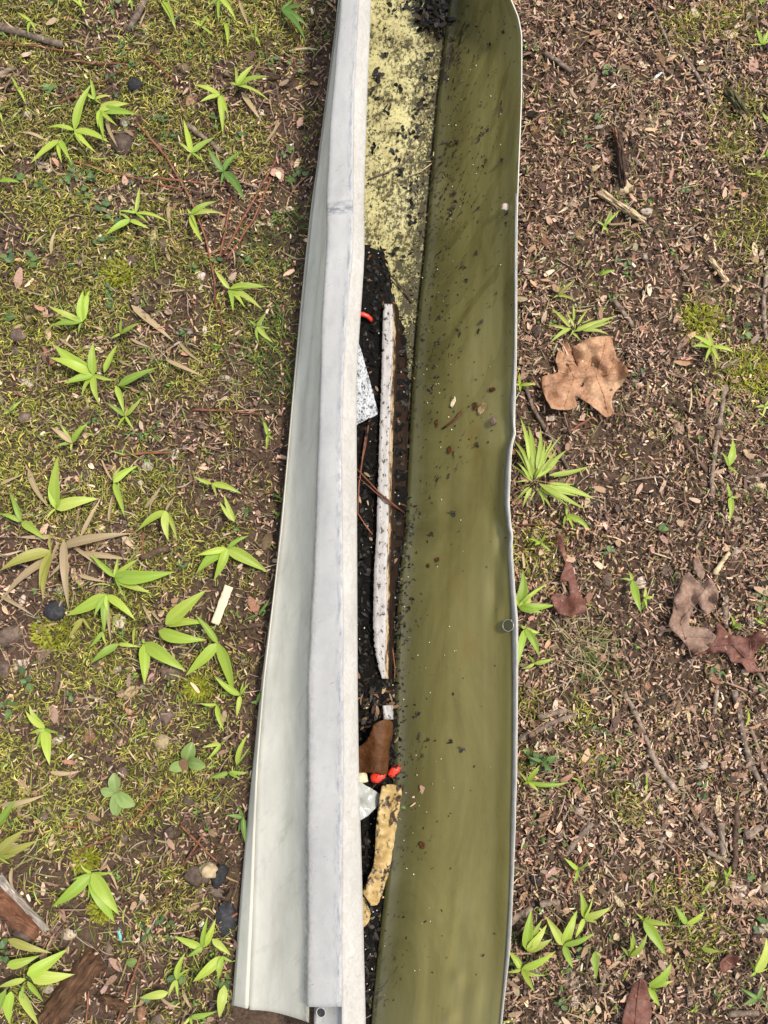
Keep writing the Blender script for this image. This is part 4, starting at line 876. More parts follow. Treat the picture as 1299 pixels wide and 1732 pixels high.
S('R4', (910, 830), [(848, 738, 'w'), (997, 765, 'w'), (932, 892, 'n')], 'V-shaped two-bladed sprout, lower right')
S('R4', (980, 948), [(1068, 960, 'w'), (990, 935, 'n')], 'lone horizontal blade left of small red leaf, lower right', h=.006)
S('R4', (730, 1130), [(838, 1013, 'w'), (848, 1100), (780, 1223, 'w'), (778, 1150)], 'sprout leaning over the curled red-brown leaf at the bottom')
S('R4', (720, 160), [(718, 113), (714, 212)], 'slim blade among the litter below the thick twig, right', h=.006)
S('R4', (400, 150), [(358, 128), (418, 193), (390, 135)], 'tiny sprout right of the long thin blade, lower right', h=.007)
S('R4', (1240, 1060), [(1208, 1000), (1292, 895, 'w'), (1213, 1083), (1305, 1040), (1260, 960)], 'pale sprout at the right edge near the bottom corner')
S('R4', (1250, 1185), [(1272, 1108, 'w'), (1178, 1222, 'w'), (1295, 1212), (1160, 1130)], 'sprout below the pale one in the bottom right corner', hue=(.16, .27, .07))
S('R4', (1105, 600), [(1088, 568), (1120, 550), (1100, 642)], 'tiny sprout right of the thick vertical stick, lower right', h=.007)
S('R4', (995, 670), [(1022, 628), (985, 690)], 'tiny blade in the moss left of the vertical stick', h=.006)
S('R4', (610, 1090), [(632, 1040), (600, 1100)], 'small blade left of the curled red-brown leaf tip', h=.007)
S('R4', (60, 1290), [(90, 1290, 'w'), (30, 1295)], 'blade tip at the rim on the bottom edge', h=.008)
S('R4', (945, 1240), [(965, 1215), (930, 1245), (955, 1255)], 'tiny bright seedling right of the curled red-brown leaf', h=.005)

# labels for small plants: which neighbour they stand beside, and on which side of it
SPOTS = [(o['label'], px_of(o.location.x, o.location.y)) for o in bpy.data.objects if o.get('category') == 'grass sprout']; USED = set()
def beside(kind, zone, p, fallback):
    u, v = zz(zone, p)
    for lab, (a, b) in sorted(SPOTS, key=lambda q: math.hypot(q[1][0] - u, q[1][1] - v))[:9]:
        du, dv = u - a, v - b; side = ('right of' if du > 0 else 'left of') if abs(du) > abs(dv) else ('below' if dv > 0 else 'above')
        L_ = f'{kind} {side} the {lab}'
        if len(L_.replace(',', ' ').split()) <= 16 and L_ not in USED: USED.add(L_); return L_
    return fallback
# ================================================================== SMALL CLOVER-LIKE WEEDS
CL = {'L1': [(200, 370, 5, 12), (475, 20, 7, 10), (600, 140, 5, 9), (515, 195, 7, 8), (550, 275, 5, 8), (470, 320, 6, 8), (490, 400, 5, 8), (680, 490, 8, 8), (740, 590, 8, 9), (920, 510, 9, 9), (1010, 590, 6, 9), (1180, 250, 8, 9), (1265, 280, 4, 9),
      (1225, 630, 6, 10), (1260, 750, 7, 11), (300, 730, 10, 11), (390, 760, 9, 11), (360, 820, 6, 10), (440, 870, 7, 13), (480, 930, 6, 12), (430, 1010, 7, 10), (470, 1060, 6, 10), (40, 1090, 5, 14), (150, 1095, 6, 13), (170, 790, 6, 10), (80, 755, 5, 11), (300, 1130, 5, 8), (825, 1130, 4, 10), (1040, 1090, 5, 9), (920, 1095, 4, 10), (440, 1190, 6, 10)],
      'L2': [(470, 60, 9, 9), (770, 210, 6, 9), (410, 570, 6, 8), (580, 650, 5, 8)],
      'L3': [(110, 640, 6, 14), (25, 740, 7, 13), (290, 690, 4, 8), (620, 680, 4, 7), (775, 150, 4, 9)],
      'L4': [(720, 945, 5, 9), (830, 905, 5, 9), (850, 980, 5, 9), (20, 1070, 7, 12), (720, 1330, 3, 11), (890, 1190, 5, 12), (1110, 1200, 5, 12)],
      'R1': [(500, 350, 9, 9), (440, 600, 5, 8), (290, 640, 6, 8), (100, 240, 7, 8), (400, 700, 4, 10), (880, 940, 5, 8)],
      'R2': [(650, 640, 6, 8), (1180, 420, 5, 10), (580, 60, 6, 8)], 'R3': [(500, 320, 5, 9), (760, 205, 4, 10), (1050, 940, 8, 9), (470, 1210, 6, 9), (120, 1370, 5, 13), (190, 1380, 5, 13), (1260, 1000, 5, 9), (1270, 580, 7, 9), (500, 1370, 5, 10)],
      'R4': [(300, 1200, 7, 9), (80, 1010, 6, 9), (410, 960, 5, 9), (1170, 405, 6, 8), (1210, 590, 5, 9), (1250, 820, 9, 10), (980, 195, 5, 9)]}
WH = {'L1': 'in the upper left moss', 'L2': 'in the thick moss at middle left', 'L3': 'in the lower left moss', 'L4': 'near the bottom left corner', 'R1': 'in the upper right litter', 'R2': 'in the litter round the big oak leaf', 'R3': 'in the litter round the torn oak leaf', 'R4': 'in the lower right litter'}
for zn, L_ in CL.items():
    for (a, b, n, sz) in L_:
        creeper(zn, (a, b), n, 8 + n * .7, sz, beside('tiny clover weed', zn, (a, b), 'tiny blue-green clover-like weed ' + WH[zn]))
# bright moss tufts that stand out
t = NT('bright_moss', .6, .3); c_ = t.attr(); t.color(c_); t.translucent(c_, .25); BMOSS = t.m
def mosstuft(zone, p, r, label):
    u, v = zz(zone, p); g0 = G(u, v); n = 260; rr = r / 1750; an = rng.uniform(0, 6.28, n); d = np.sqrt(rng.random(n)) * rr; x = g0.x + np.cos(an) * d; y = g0.y + np.sin(an) * d * .8
    z = gz(x, y) + .004 * (1 - (d / rr) ** 2)
    V, F, C = strips(np.stack([x, y, z], -1), an + rng.normal(0, .8, n), rng.uniform(.004, .009, n), rng.uniform(.0012, .002, n), rng.uniform(.2, 1.2, n), rng.uniform(.3, 1.2, n), rng.normal(0, .4, n), rng.normal(0, .4, n), pal([(.24, .25, .015), (.18, .2, .012), (.3, .3, .03)], n, .15), 3, (.6, 1, .9, .2))
    o = link('moss_tuft', npmesh('moss_tuft', V - np.array(g0), F, C), BMOSS, smooth=False); o.location = g0; tag(o, label, 'moss', 'bright moss tufts')
mosstuft('L3', (235, 430), 34, 'bright yellow-green moss tuft below the black cone'); mosstuft('L3', (840, 660), 20, 'small bright moss tuft near the gutter below the drooping sprout')
mosstuft('L4', (430, 600), 18, 'small bright moss tuft behind the inverted-V sprout'); mosstuft('L4', (510, 850), 16, 'bright moss tuft between the two broad spotted blades')
mosstuft('R2', (960, 360), 34, 'yellow moss patch above the star-shaped sprout on the right'); mosstuft('R2', (1210, 620), 42, 'yellow moss patch below and right of the star-shaped sprout')
mosstuft('L1', (500, 1160), 26, 'golden moss tuft under the clover weeds at upper left')

# ================================================================== TWIGS, NEEDLES, STRAW
T = stick
T('L1', [(-20, 110), (110, 145), (265, 190)], 14, 'thick grey bark stick lying at upper left edge'); T('L1', [(-10, 325), (60, 285)], 11, 'broken stick end at left edge, upper left')
T('L1', [(790, 525), (830, 560), (900, 610), (935, 640)], 10, 'short knobbly grey twig beside the steep pointed blade'); T('L1', [(540, 130), (580, 60), (625, -10)], 12, 'brown woody stick cut by the top edge, left side')
T('L1', [(0, 1170), (60, 1140), (100, 1110)], 7, 'short dark twig at left edge below the clover weeds', STICKR); T('L2', [(265, 800), (300, 850), (345, 910)], 10, 'short dark twig beside the tall wide vertical blade', STICKR)
T('L3', [(600, 110), (660, 80), (720, 70)], 12, 'dark damp stick right of the straw clump', STICKR); T('L3', [(970, 410), (1060, 395), (1150, 390)], 9, 'dark stick half under the gutter below the cream sliver', STICKR)
T('L3', [(230, 690), (245, 630), (250, 575)], 10, 'short flaky brown twig, lower left moss', STICKR); T('L3', [(415, 770), (440, 700), (470, 610)], 4, 'thin grey speckled twig in the lower left moss')
T('R1', [(180, 262), (240, 305), (315, 358)], 9, 'short brown twig near the rim at upper right'); T('R1', [(725, 50), (770, 150), (820, 260)], 5, 'thin straight twig in the upper right litter')
T('R1', [(868, 258), (940, 370), (990, 460), (1035, 562)], 7, 'long slanting twig in the mossy upper right'); T('R1', [(270, 1055), (310, 1030), (350, 1003)], 6, 'short pale twig near the rim, upper right', STICKP)
T('R1', [(620, 790), (660, 825), (705, 852)], 7, 'stubby branchlet right of the dark root piece'); T('R1', [(1080, 365), (1100, 395), (1140, 432)], 5, 'bent pale twig near the right edge, upper right')
T('R1', [(690, 5), (720, 25), (770, 55)], 5, 'thin reddish twig cut by the top edge on the right', NEEDLE); T('R1', [(1040, 205), (1110, 250), (1180, 300)], 4, 'thin twig below the mossy patch, upper right')
T('R2', [(520, 252), (570, 310), (625, 392)], 9, 'pale bare twig right of the dense grass tuft', STICK); T('R2', [(1300, 60), (1285, 180), (1275, 330), (1290, 455)], 8, 'curved grey branch along the right edge')
T('R2', [(1080, 715), (1060, 860), (1035, 1000), (1012, 1250)], 8, 'long leaning stick on the right, below the star-shaped sprout'); T('R2', [(80, 680), (120, 800), (180, 900), (250, 1010), (305, 1112)], 7, 'curved stalk running from the rim behind the bright clump')
T('R2', [(1070, 605), (1110, 575), (1160, 548)], 6, 'short twig touching the yellow moss patch'); T('R2', [(1095, 775), (1150, 810), (1210, 850)], 5, 'thin twig crossing beside the long leaning stick'); T('R2', [(1180, 1150), (1240, 1145), (1310, 1130)], 7, 'grey twig at the right edge, middle')
T('R2', [(870, 1030), (890, 1110), (905, 1180)], 5, 'dark thin twig left of the long leaning stick', STICKR); T('R2', [(880, 970), (930, 1040), (990, 1110)], 8, 'dark damp twig in shadow left of the leaning stick', STICKR)
T('R3', [(575, 1040), (630, 1130), (680, 1250), (745, 1410)], 9, 'long thick twig running down from the dry wispy grass'); T('R3', [(1130, 1035), (1150, 1120), (1175, 1250), (1212, 1425)], 10, 'long stick below the red-brown oak leaf')
T('R3', [(50, 1275), (150, 1225), (240, 1180), (335, 1148)], 10, 'stout stick pointing at the rim, lower middle right'); T('R3', [(1245, 940), (1300, 1012)], 7, 'short stick at right edge below the red-brown leaf')
T('R3', [(1028, 1150), (1045, 1000)], 8, 'short upright stub below the torn oak leaf'); T('R3', [(985, 150), (960, 195), (940, 245)], 6, 'thin pale stick above the torn oak leaf'); T('R3', [(1000, 60), (1050, 170), (1110, 300)], 4, 'thin dark stem running down to the torn leaf', STICKR)
T('R3', [(1030, 448), (1060, 400), (1105, 338)], 9, 'pale green-white split twig sticking up behind the torn oak leaf', STICKP); T('R3', [(1090, 555), (1085, 715)], 9, 'short upright stick between the two oak leaves'); T('R3', [(1210, 1210), (1240, 1300), (1280, 1390)], 6, 'thin stick right of the long stick, right edge')
T('R3', [(520, 1060), (525, 1150), (515, 1240)], 5, 'straight pale stem in the dry wispy grass', STICKP); T('R3', [(150, 1165), (220, 1140), (290, 1130)], 11, 'knobbly grey wood piece above the stout stick')
T('R4', [(730, -10), (770, 80), (860, 190)], 11, 'thick grey twig ending above a short upright one, lower right'); T('R4', [(893, 175), (888, 335)], 7, 'short upright stick below the thick grey twig'); T('R4', [(970, 340), (1010, 380), (1052, 425)], 10, 'short fat stick left of the yellow splinter')
T('R4', [(1072, 345), (1082, 498)], 12, 'pale thick stick below the yellow splinter'); T('R4', [(1150, 245), (1145, 400), (1138, 575)], 11, 'dark vertical stick right of the yellow splinter', STICKR)
T('R4', [(1005, 478), (1060, 510), (1115, 525)], 8, 'bent pale twig under the thick pale stick'); T('R4', [(1185, 405), (1272, 360)], 15, 'short chunky stick near the right edge, lower right'); T('R4', [(455, 345), (400, 410), (328, 492)], 10, 'forked grey twig above the bright sprout, lower right')
T('R4', [(335, 470), (375, 482), (415, 495)], 7, 'side prong of the forked grey twig'); T('R4', [(292, 175), (265, 320), (235, 472)], 6, 'long thin dark twig near the rim, lower right', STICKR); T('R4', [(298, 490), (325, 540), (352, 592)], 8, 'short dark twig below the forked one', STICKR)
T('R4', [(55, 825), (110, 785), (168, 750)], 13, 'thick bark stick touching the rim, lower right'); T('R4', [(205, 732), (250, 722), (298, 722)], 12, 'short pale bark piece above the broad upright sprout'); T('R4', [(1110, 1255), (1255, 1258)], 10, 'horizontal stick near the bottom right corner')
T('R4', [(832, 375), (805, 410), (778, 445)], 7, 'small pale stick in the lower right litter'); T('R4', [(1195, -10), (1230, 90), (1300, 215)], 9, 'long stick at the right edge, lower right'); T('R4', [(1250, -10), (1275, 80), (1305, 150)], 7, 'thin stick beside the long one at right edge')
T('R4', [(520, 1060), (505, 1110), (490, 1160)], 7, 'curved grey twig left of the curled red-brown leaf'); T('R4', [(575, 470), (555, 510), (535, 545)], 6, 'short grey twig in the middle of lower right litter'); T('R4', [(1255, 480), (1270, 580)], 5, 'thin pale twig at right edge beside the dark vertical stick', STICKP)
nd = lambda z_, p, l: T(z_, p, 4.2, l, NEEDLE, 'pine_needle', 'pine needle', 'red pine needles', .005)
nd('L1', [(930, 1085), (955, 960), (980, 830)], 'left one of three red pine needles fanned beside the gutter'); nd('L1', [(945, 1075), (1040, 900), (1168, 675)], 'longest of three red pine needles fanned beside the gutter'); nd('L1', [(960, 1095), (1070, 930), (1147, 752)], 'right one of three red pine needles fanned beside the gutter')
nd('L1', [(580, 520), (700, 660), (800, 830), (870, 1010), (912, 1210)], 'very long reddish stalk curving down the upper left moss'); nd('L1', [(300, 680), (520, 740), (720, 790), (770, 802)], 'long tan needle lying flat across the upper left moss'); nd('L1', [(655, 752), (820, 770), (995, 790)], 'tan needle ending near the red fanned needles')
nd('L1', [(285, 250), (400, 270), (530, 270)], 'pale curved needle under the grey bark stick'); nd('L1', [(240, 440), (430, 350), (540, 280)], 'reddish needle crossing above the star-shaped sprout'); nd('L1', [(615, 235), (680, 290), (748, 348)], 'short orange needle above the black stone')
nd('L1', [(-5, 185), (150, 195), (350, 225)], 'red-brown needle running under the grey bark stick'); nd('L2', [(505, 725), (620, 715), (730, 715)], 'orange needle lying flat in the middle left moss'); nd('L2', [(815, 532), (950, 535), (1105, 552)], 'long thin brown stem pointing at the gutter, middle left'); nd('L2', [(905, 0), (910, 90), (945, 200)], 'brown stalk leaning left of the wiry grass')
nd('L4', [(900, 430), (980, 510), (1085, 612)], 'thick red needle crossing others near the pebble heap'); nd('L4', [(1012, 478), (960, 560), (910, 642)], 'red needle slanting the other way at the pebble heap'); nd('L4', [(830, 228), (740, 330), (625, 452)], 'long red needle slanting through lower left moss'); nd('L4', [(562, 485), (420, 545), (375, 605)], 'flat red needle above the inverted-V sprout')
nd('L4', [(845, 745), (815, 800), (775, 855)], 'short orange needle below the pebble heap'); nd('L4', [(703, 1080), (640, 1260), (585, 1410)], 'long red needle beside the rotten wood'); nd('L4', [(310, 438), (360, 440), (418, 440)], 'short grey-brown stem above the small bright moss tuft'); nd('L4', [(1185, 870), (1130, 905), (1080, 945)], 'red needle lying over the dark stone')
nd('L3', [(605, 0), (603, 50), (600, 110)], 'short upright orange needle above the dark damp stick'); nd('L4', [(445, 1255), (437, 1340), (428, 1430)], 'yellow straw stem at the bottom edge beside rotten wood')
nd('R2', [(300, 920), (380, 870), (420, 840)], 'red needle under the big tan oak leaf'); nd('R4', [(430, 440), (380, 560), (330, 668)], 'straight orange needle through the bright sprout, lower right'); nd('R4', [(860, 470), (872, 560), (880, 650)], 'upright dark red needle, lower right'); nd('R3', [(40, 200), (130, 198), (215, 200)], 'flat pink-brown needle beside the rim below the bright clump'); nd('R3', [(55, 735), (90, 760), (130, 785)], 'orange-brown stub at the rim below the rivet')
def straw(zone, pts_list, where):
    for k, (a, b, w_) in enumerate(pts_list):
        S(zone, a, [(b[0], b[1], 'd') + (('w',) if w_ > 1 else ())], beside('dry straw', zone, ((a[0] + b[0]) / 2, (a[1] + b[1]) / 2), where[k % len(where)]), 'dry_straw', 'straw', 'dry straw blades', (.42, .32, .19), .005, .8, .14, stem=False, low=True)
straw('L3', [((250, 90), (0, 300), 1), ((260, 60), (560, 5), 2), ((300, 90), (200, 200), 1), ((330, 90), (560, 118), 1), ((270, 30), (290, 330), 1), ((240, 110), (150, 60), 2), ((330, 180), (450, 210), 2), ((290, 130), (280, 240), 2), ((250, 40), (210, 150), 2), ((460, 310), (470, 470), 1), ((310, 60), (410, 140), 2), ((230, 20), (60, 20), 1), ((640, 330), (690, 390), 2), ((600, 300), (650, 400), 1), ((0, 270), (150, 360), 1)],
      ['dry tan straw blade in the radiating straw clump, left'])
straw('L2', [((555, 90), (735, 245), 2), ((700, 320), (860, 392), 2), ((550, 230), (640, 270), 2), ((500, 320), (560, 350), 2), ((750, 240), (860, 340), 1), ((440, 200), (385, 180), 2), ((250, 230), (330, 290), 1), ((120, 780), (210, 950), 1), ((460, 1010), (475, 890), 1), ((610, 950), (690, 840), 1), ((340, 1070), (430, 900), 1), ((0, 850), (90, 810), 2), ((700, 290), (745, 260), 2)],
      ['dry tan straw scrap among the middle left sprouts'])
straw('L1', [((1120, 610), (1190, 510), 2), ((1150, 600), (1180, 505), 1), ((1020, 390), (1110, 520), 2), ((190, 590), (85, 560), 2), ((450, 490), (510, 640), 1), ((360, 200), (380, 130), 2), ((300, 170), (370, 200), 1), ((600, 190), (640, 150), 1), ((1010, 0), (1060, 130), 1), ((870, 760), (872, 810), 1), ((215, 1075), (240, 965), 2), ((140, 1040), (200, 985), 1), ((560, 180), (640, 190), 1), ((30, 290), (0, 330), 2), ((590, 110), (620, 40), 1), ((710, 870), (720, 980), 2)],
      ['dry tan straw scrap in the upper left moss'])
straw('L4', [((250, 165), (405, 160), 2), ((0, 330), (235, 275), 1), ((270, 480), (235, 530), 2), ((250, 610), (290, 500), 1), ((60, 640), (75, 760), 2), ((510, 650), (550, 570), 2), ((800, 1290), (910, 1340), 1), ((910, 1250), (960, 1350), 2), ((930, 1090), (840, 1090), 1)],
      ['dry straw scrap lying in the lower left moss'])

# ================================================================== NUTS, STONES, CHIPS
B_ = lump
B_('L1', (572, 368), 40, 34, 'black stone in the upper left moss', STONED, rz=.5, rough=.3); B_('L1', (525, 615), 44, 52, 'rough brown nut below the star-shaped sprout', NUT, 'nut', 'nut', hz=.8)
B_('L1', (775, 292), 28, 22, 'small grey-brown nut right of the black stone', NUT, 'nut', 'nut'); B_('L1', (690, 1038), 24, 28, 'brown nut left of the drooping paired blades', NUT, 'nut', 'nut'); B_('L1', (560, 1110), 24, 30, 'dark oval nut below the clover weeds', NUT, 'nut', 'nut')
B_('L1', (255, 5), 26, 22, 'dark nut at the top edge left', NUT, 'nut', 'nut'); B_('L1', (118, 488), 18, 17, 'pinkish pale pebble left of the star-shaped sprout', STONEL); B_('L1', (720, 720), 24, 55, 'brown bark flake beside the steep pointed blade', NUT, 'bark_flake', 'bark', rz=.6, hz=.35); B_('L1', (528, 520), 20, 24, 'pale wood crumb below the broad right-pointing blades', STONEL, 'wood_crumb', 'wood chip', rz=.4)
B_('L1', (190, 710), 36, 22, 'grey-white wood flake at left above the clover weeds', STONEL, 'wood_flake', 'wood chip', rz=-.6, hz=.3); B_('L1', (545, 757), 24, 24, 'pinkish flake below the long tan needle', STONEL, 'wood_flake', 'wood chip', hz=.3); B_('L1', (850, 1170), 18, 22, 'white pebble left of the spreading sprout', STONEL); B_('L1', (342, 1095), 18, 26, 'pale leaf-shaped wood flake below the clover weeds', STONEL, 'wood_flake', 'wood chip', rz=-.5, hz=.3)
B_('L1', (652, 1000), 16, 40, 'yellow-tan husk above the brown nut', STICKP, 'husk', 'husk', rz=-.2, hz=.6); B_('L1', (120, 1205), 34, 26, 'reddish bark chip at far left above the two-tall-bladed sprout', BRICKC, 'bark_chip', 'bark', hz=.3); B_('L1', (1265, 205), 14, 18, 'orange chip beside the gutter near the top', BRICKC, 'bark_chip', 'bark'); B_('L1', (1140, 945), 11, 26, 'tan wood chip right of the red needles', STICKP, 'wood_chip', 'wood chip', rz=.3, hz=.5); B_('L1', (990, 885), 24, 8, 'tan sliver among the red needles', STICKP, 'wood_chip', 'wood chip', rz=.6); B_('L1', (1108, 478), 14, 18, 'white chip below the five-bladed fan', STONEL, 'wood_chip', 'wood chip', rz=.6, hz=.4)
B_('L2', (85, 225), 34, 32, 'larger of two brown nuts at left edge, middle', NUT, 'nut', 'nut', hz=.85); B_('L2', (72, 290), 28, 22, 'smaller of two brown nuts at left edge, middle', NUT, 'nut', 'nut'); B_('L2', (110, 570), 30, 26, 'round brown nut in the thick yellow moss', NUT, 'nut', 'nut', hz=.85); B_('L2', (703, 545), 21, 18, 'round dark nut right of the largest rosette', NUT, 'nut', 'nut'); B_('L2', (112, 420), 34, 18, 'grey bark flake above the round brown nut', STONEL, 'bark_flake', 'bark', rz=-.4, hz=.35)
B_('L2', (398, 382), 13, 12, 'tiny nut in the heart of the largest rosette', NUT, 'nut', 'nut', hz=3.0); B_('L2', (525, 560), 15, 14, 'tiny grey nut in the low sprout', NUT, 'nut', 'nut', hz=2.2); B_('L2', (740, 720), 14, 26, 'upright grey flake in the middle left moss', STONEL, 'wood_flake', 'wood chip', rz=-.4, hz=.4); B_('L2', (625, 772), 24, 20, 'purplish grey crumb in the middle left moss', STONEL, 'wood_crumb', 'wood chip'); B_('L2', (955, 400), 34, 11, 'white wood sliver near the wiry grass', STONEL, 'wood_chip', 'wood chip', rz=-.2); B_('L2', (866, 198), 10, 22, 'pink flat chip right of straw scraps', STONEL, 'wood_chip', 'wood chip', hz=.4); B_('L2', (595, 842), 12, 12, 'white pebble right of two-leaved sprout', STONEL)
B_('L3', (240, 330), 46, 44, 'black knobbly cone below the straw clump', STONED, 'seed_cone', 'seed cone', rough=.1, ridges=16); B_('L3', (385, 862), 32, 24, 'reddish brick-like chip in the lower left moss', BRICKC, 'stone_chip', 'stone', rz=.5, rough=.35); B_('L3', (688, 890), 30, 34, 'tan rough stone chip near the broad three-leaved weed', STICKP, 'stone_chip', 'stone', rough=.35, hz=.6); B_('L3', (708, 772), 26, 44, 'curled grey-brown bark piece above the tan chip', NUT, 'bark_piece', 'bark', rz=-.2, hz=.7)
B_('L3', (505, 375), 28, 30, 'pale grey-pink flake between arching sprout blades', STONEL, 'wood_flake', 'wood chip', hz=.35); B_('L3', (182, 520), 22, 46, 'purple-brown bark chip, left of the lower moss', NUT, 'bark_piece', 'bark', rz=-.1, hz=.5); B_('L3', (238, 795), 20, 20, 'small round brown nut beside the hanging pointed leaf', NUT, 'nut', 'nut'); B_('L3', (248, 878), 28, 16, 'pinkish chip below the small round nut', STONEL, 'wood_chip', 'wood chip', rz=.4); B_('L3', (520, 1010), 24, 24, 'round pale brown nut above the four-leaved weed', NUT, 'nut', 'nut'); B_('L3', (640, 995), 18, 14, 'pink-brown nut left of the three-leaved weed', NUT, 'nut', 'nut'); B_('L3', (798, 1135), 26, 24, 'brown nut in lower left moss, near the gutter', NUT, 'nut', 'nut'); B_('L3', (410, 570), 34, 26, 'brown chip under the horizontal two-bladed sprout', NUT, 'bark_piece', 'bark', hz=.4); B_('L3', (500, 580), 17, 14, 'small tan pebble right of the brown chip', STONEL); B_('L3', (725, 590), 46, 36, 'brown bumpy nut under the two hanging blades', NUT, 'nut', 'nut', hz=.5); B_('L3', (85, 560), 34, 22, 'pale brown flake at far left, lower moss', STONEL, 'wood_flake', 'wood chip', rz=.3, hz=.3); B_('L3', (20, 580), 36, 34, 'dark red-brown chunk at left edge', NUT, 'bark_piece', 'bark'); B_('L3', (40, 440), 60, 44, 'large brown bark chunk at left edge under yellow blade', NUT, 'bark_piece', 'bark', rz=.5, hz=.5); B_('L3', (255, 250), 28, 24, 'pale pink bark flake above the black cone', STONEL, 'bark_flake', 'bark', hz=.4); B_('L3', (95, 290), 14, 26, 'pale splinter left of the black cone', STONEL, 'wood_chip', 'wood chip', rz=-.3)
B_('L4', (620, 490), 26, 28, 'dark nut above the long red needle end', NUT, 'nut', 'nut'); B_('L4', (855, 470), 34, 28, 'brown nut left of the crossed red needles', NUT, 'nut', 'nut'); B_('L4', (985, 685), 56, 44, 'dark brown glossy pebble in the heap by the gutter', NUT, 'pebble', 'stone', rz=-.4); B_('L4', (1050, 652), 44, 38, 'tan pebble on top of the heap by the gutter', STICKP, 'pebble', 'stone', hz=1.2); B_('L4', (1098, 680), 34, 56, 'grey pebble at right of the heap by the gutter', STONED, 'pebble', 'stone', rz=-.3); B_('L4', (1080, 755), 56, 22, 'flat grey bark flake below the pebble heap', STICK, 'bark_flake', 'bark', rz=-.5, hz=.5); B_('L4', (1130, 895), 52, 80, 'large dark stone under the gutter foot strip', STONED, rough=.1, hz=.5); B_('L4', (1000, 770), 20, 46, 'narrow bark flake below the dark glossy pebble', STICK, 'bark_flake', 'bark', rz=.6, hz=.5)
B_('L4', (1040, 400), 18, 34, 'brown husk left of the sprout by the foot strip', NUT, 'husk', 'husk'); B_('L4', (260, 502), 18, 34, 'tan wood chip in lower left moss', STICKP, 'wood_chip', 'wood chip', rz=-.4, hz=.5); B_('L4', (340, 978), 36, 22, 'pale curled leaf scrap above the rotten wood', STONEL, 'leaf_scrap', 'leaf', hz=.35); B_('L4', (412, 1165), 32, 20, 'small white flake lying on the rotten wood', STONEL, 'wood_flake', 'wood chip', hz=2.2); B_('L4', (545, 1075), 24, 60, 'purplish bark piece right of the rotten wood', NUT, 'bark_piece', 'bark', hz=.5); B_('L4', (800, 1395), 40, 34, 'brown pebble at bottom edge left of the gutter end', NUT, 'pebble', 'stone'); B_('L4', (710, 1385), 22, 50, 'upright reddish bark piece at the bottom edge', BRICKC, 'bark_piece', 'bark'); B_('L4', (240, 1245), 30, 20, 'pale pebble between the bladed bunch and rotten wood', STONEL); B_('L4', (222, 388), 24, 24, 'pinkish round pebble in lower left moss', NUT, 'pebble', 'stone')
B_('L4', (598, 975), 9, 32, 'small turquoise sliver standing in the lower left litter', (lambda t_: (t_.color((.12, .4, .38)), t_.m)[1])(NT('turquoise', .4)), 'plastic_sliver', 'scrap', rz=.2, hz=.7)
B_('R1', (755, 370), 50, 9, 'white plastic-like stub lying in the upper right litter', (lambda t_: (t_.color((.75, .75, .73)), t_.m)[1])(NT('white_stub', .4)), 'white_stub', 'scrap', rz=.79, hz=.8, rough=.06)
B_('R1', (650, 130), 10, 26, 'white sliver near the top, right of the gutter', STONEL, 'wood_chip', 'wood chip', rz=.4, hz=.5); B_('R1', (455, 637), 30, 12, 'white flake left of the dark root piece', STONEL, 'wood_flake', 'wood chip', rz=.2); B_('R1', (690, 1062), 30, 18, 'white chip beside the pale split wood', STONEL, 'wood_chip', 'wood chip'); B_('R1', (1120, 945), 24, 34, 'red leaf scrap at right, upper right litter', BRICKC, 'leaf_scrap', 'leaf', hz=.35); B_('R1', (895, 182), 22, 18, 'yellow-tan leaf scrap in the upper right moss', STICKP, 'leaf_scrap', 'leaf', hz=.35); B_('R1', (315, 1175), 34, 26, 'grey round leaf scrap near the rim, upper right', STONEL, 'leaf_scrap', 'leaf', hz=.4); B_('R1', (360, 995), 18, 22, 'small brown nut near the rim, upper right', NUT, 'nut', 'nut')
B_('R1', (180, 1200), 22, 80, 'pinkish bark strip beside the rim, upper right', BRICKC, 'bark_strip', 'bark', rz=.5, hz=.4); B_('R1', (1040, 870), 14, 34, 'pale upright chip near the right edge, upper right', STONEL, 'wood_chip', 'wood chip', rz=.3); B_('R1', (1240, 455), 13, 15, 'white pebble near the right edge, upper right', STONEL); B_('R1', (130, 655), 26, 32, 'orange-brown leaf scrap beside the rim', BRICKC, 'leaf_scrap', 'leaf', hz=.35)
B_('R2', (140, 425), 30, 34, 'round brown nut by the rim left of the dense tuft', NUT, 'nut', 'nut', hz=.9); B_('R2', (1035, 775), 12, 20, 'white chip beside the long leaning stick', STONEL, 'wood_chip', 'wood chip', rz=-.5, hz=.6); B_('R2', (1260, 448), 16, 7, 'white sliver at the right edge by the curved branch', STONEL, 'wood_chip', 'wood chip', rz=-.3); B_('R2', (855, 525), 12, 56, 'grey upright bark strip right of the big oak leaf', STONEL, 'bark_strip', 'bark', hz=.8); B_('R2', (810, 368), 10, 20, 'white thin chip above the grey bark strip', STONEL, 'wood_chip', 'wood chip'); B_('R2', (215, 852), 20, 16, 'cream pebble below the big oak leaf', STONEL); B_('R2', (85, 112), 40, 14, 'pale splinter beside the rim above the dry-tipped grass', STONEL, 'wood_chip', 'wood chip', rz=-.4); B_('R2', (1240, 1195), 44, 28, 'tan bark flake at right edge, middle', STICKP, 'bark_flake', 'bark', hz=.3); B_('R2', (1030, 262), 36, 5, 'thin white splinter above the yellow moss patch', STONEL, 'wood_chip', 'wood chip', rz=-.75)
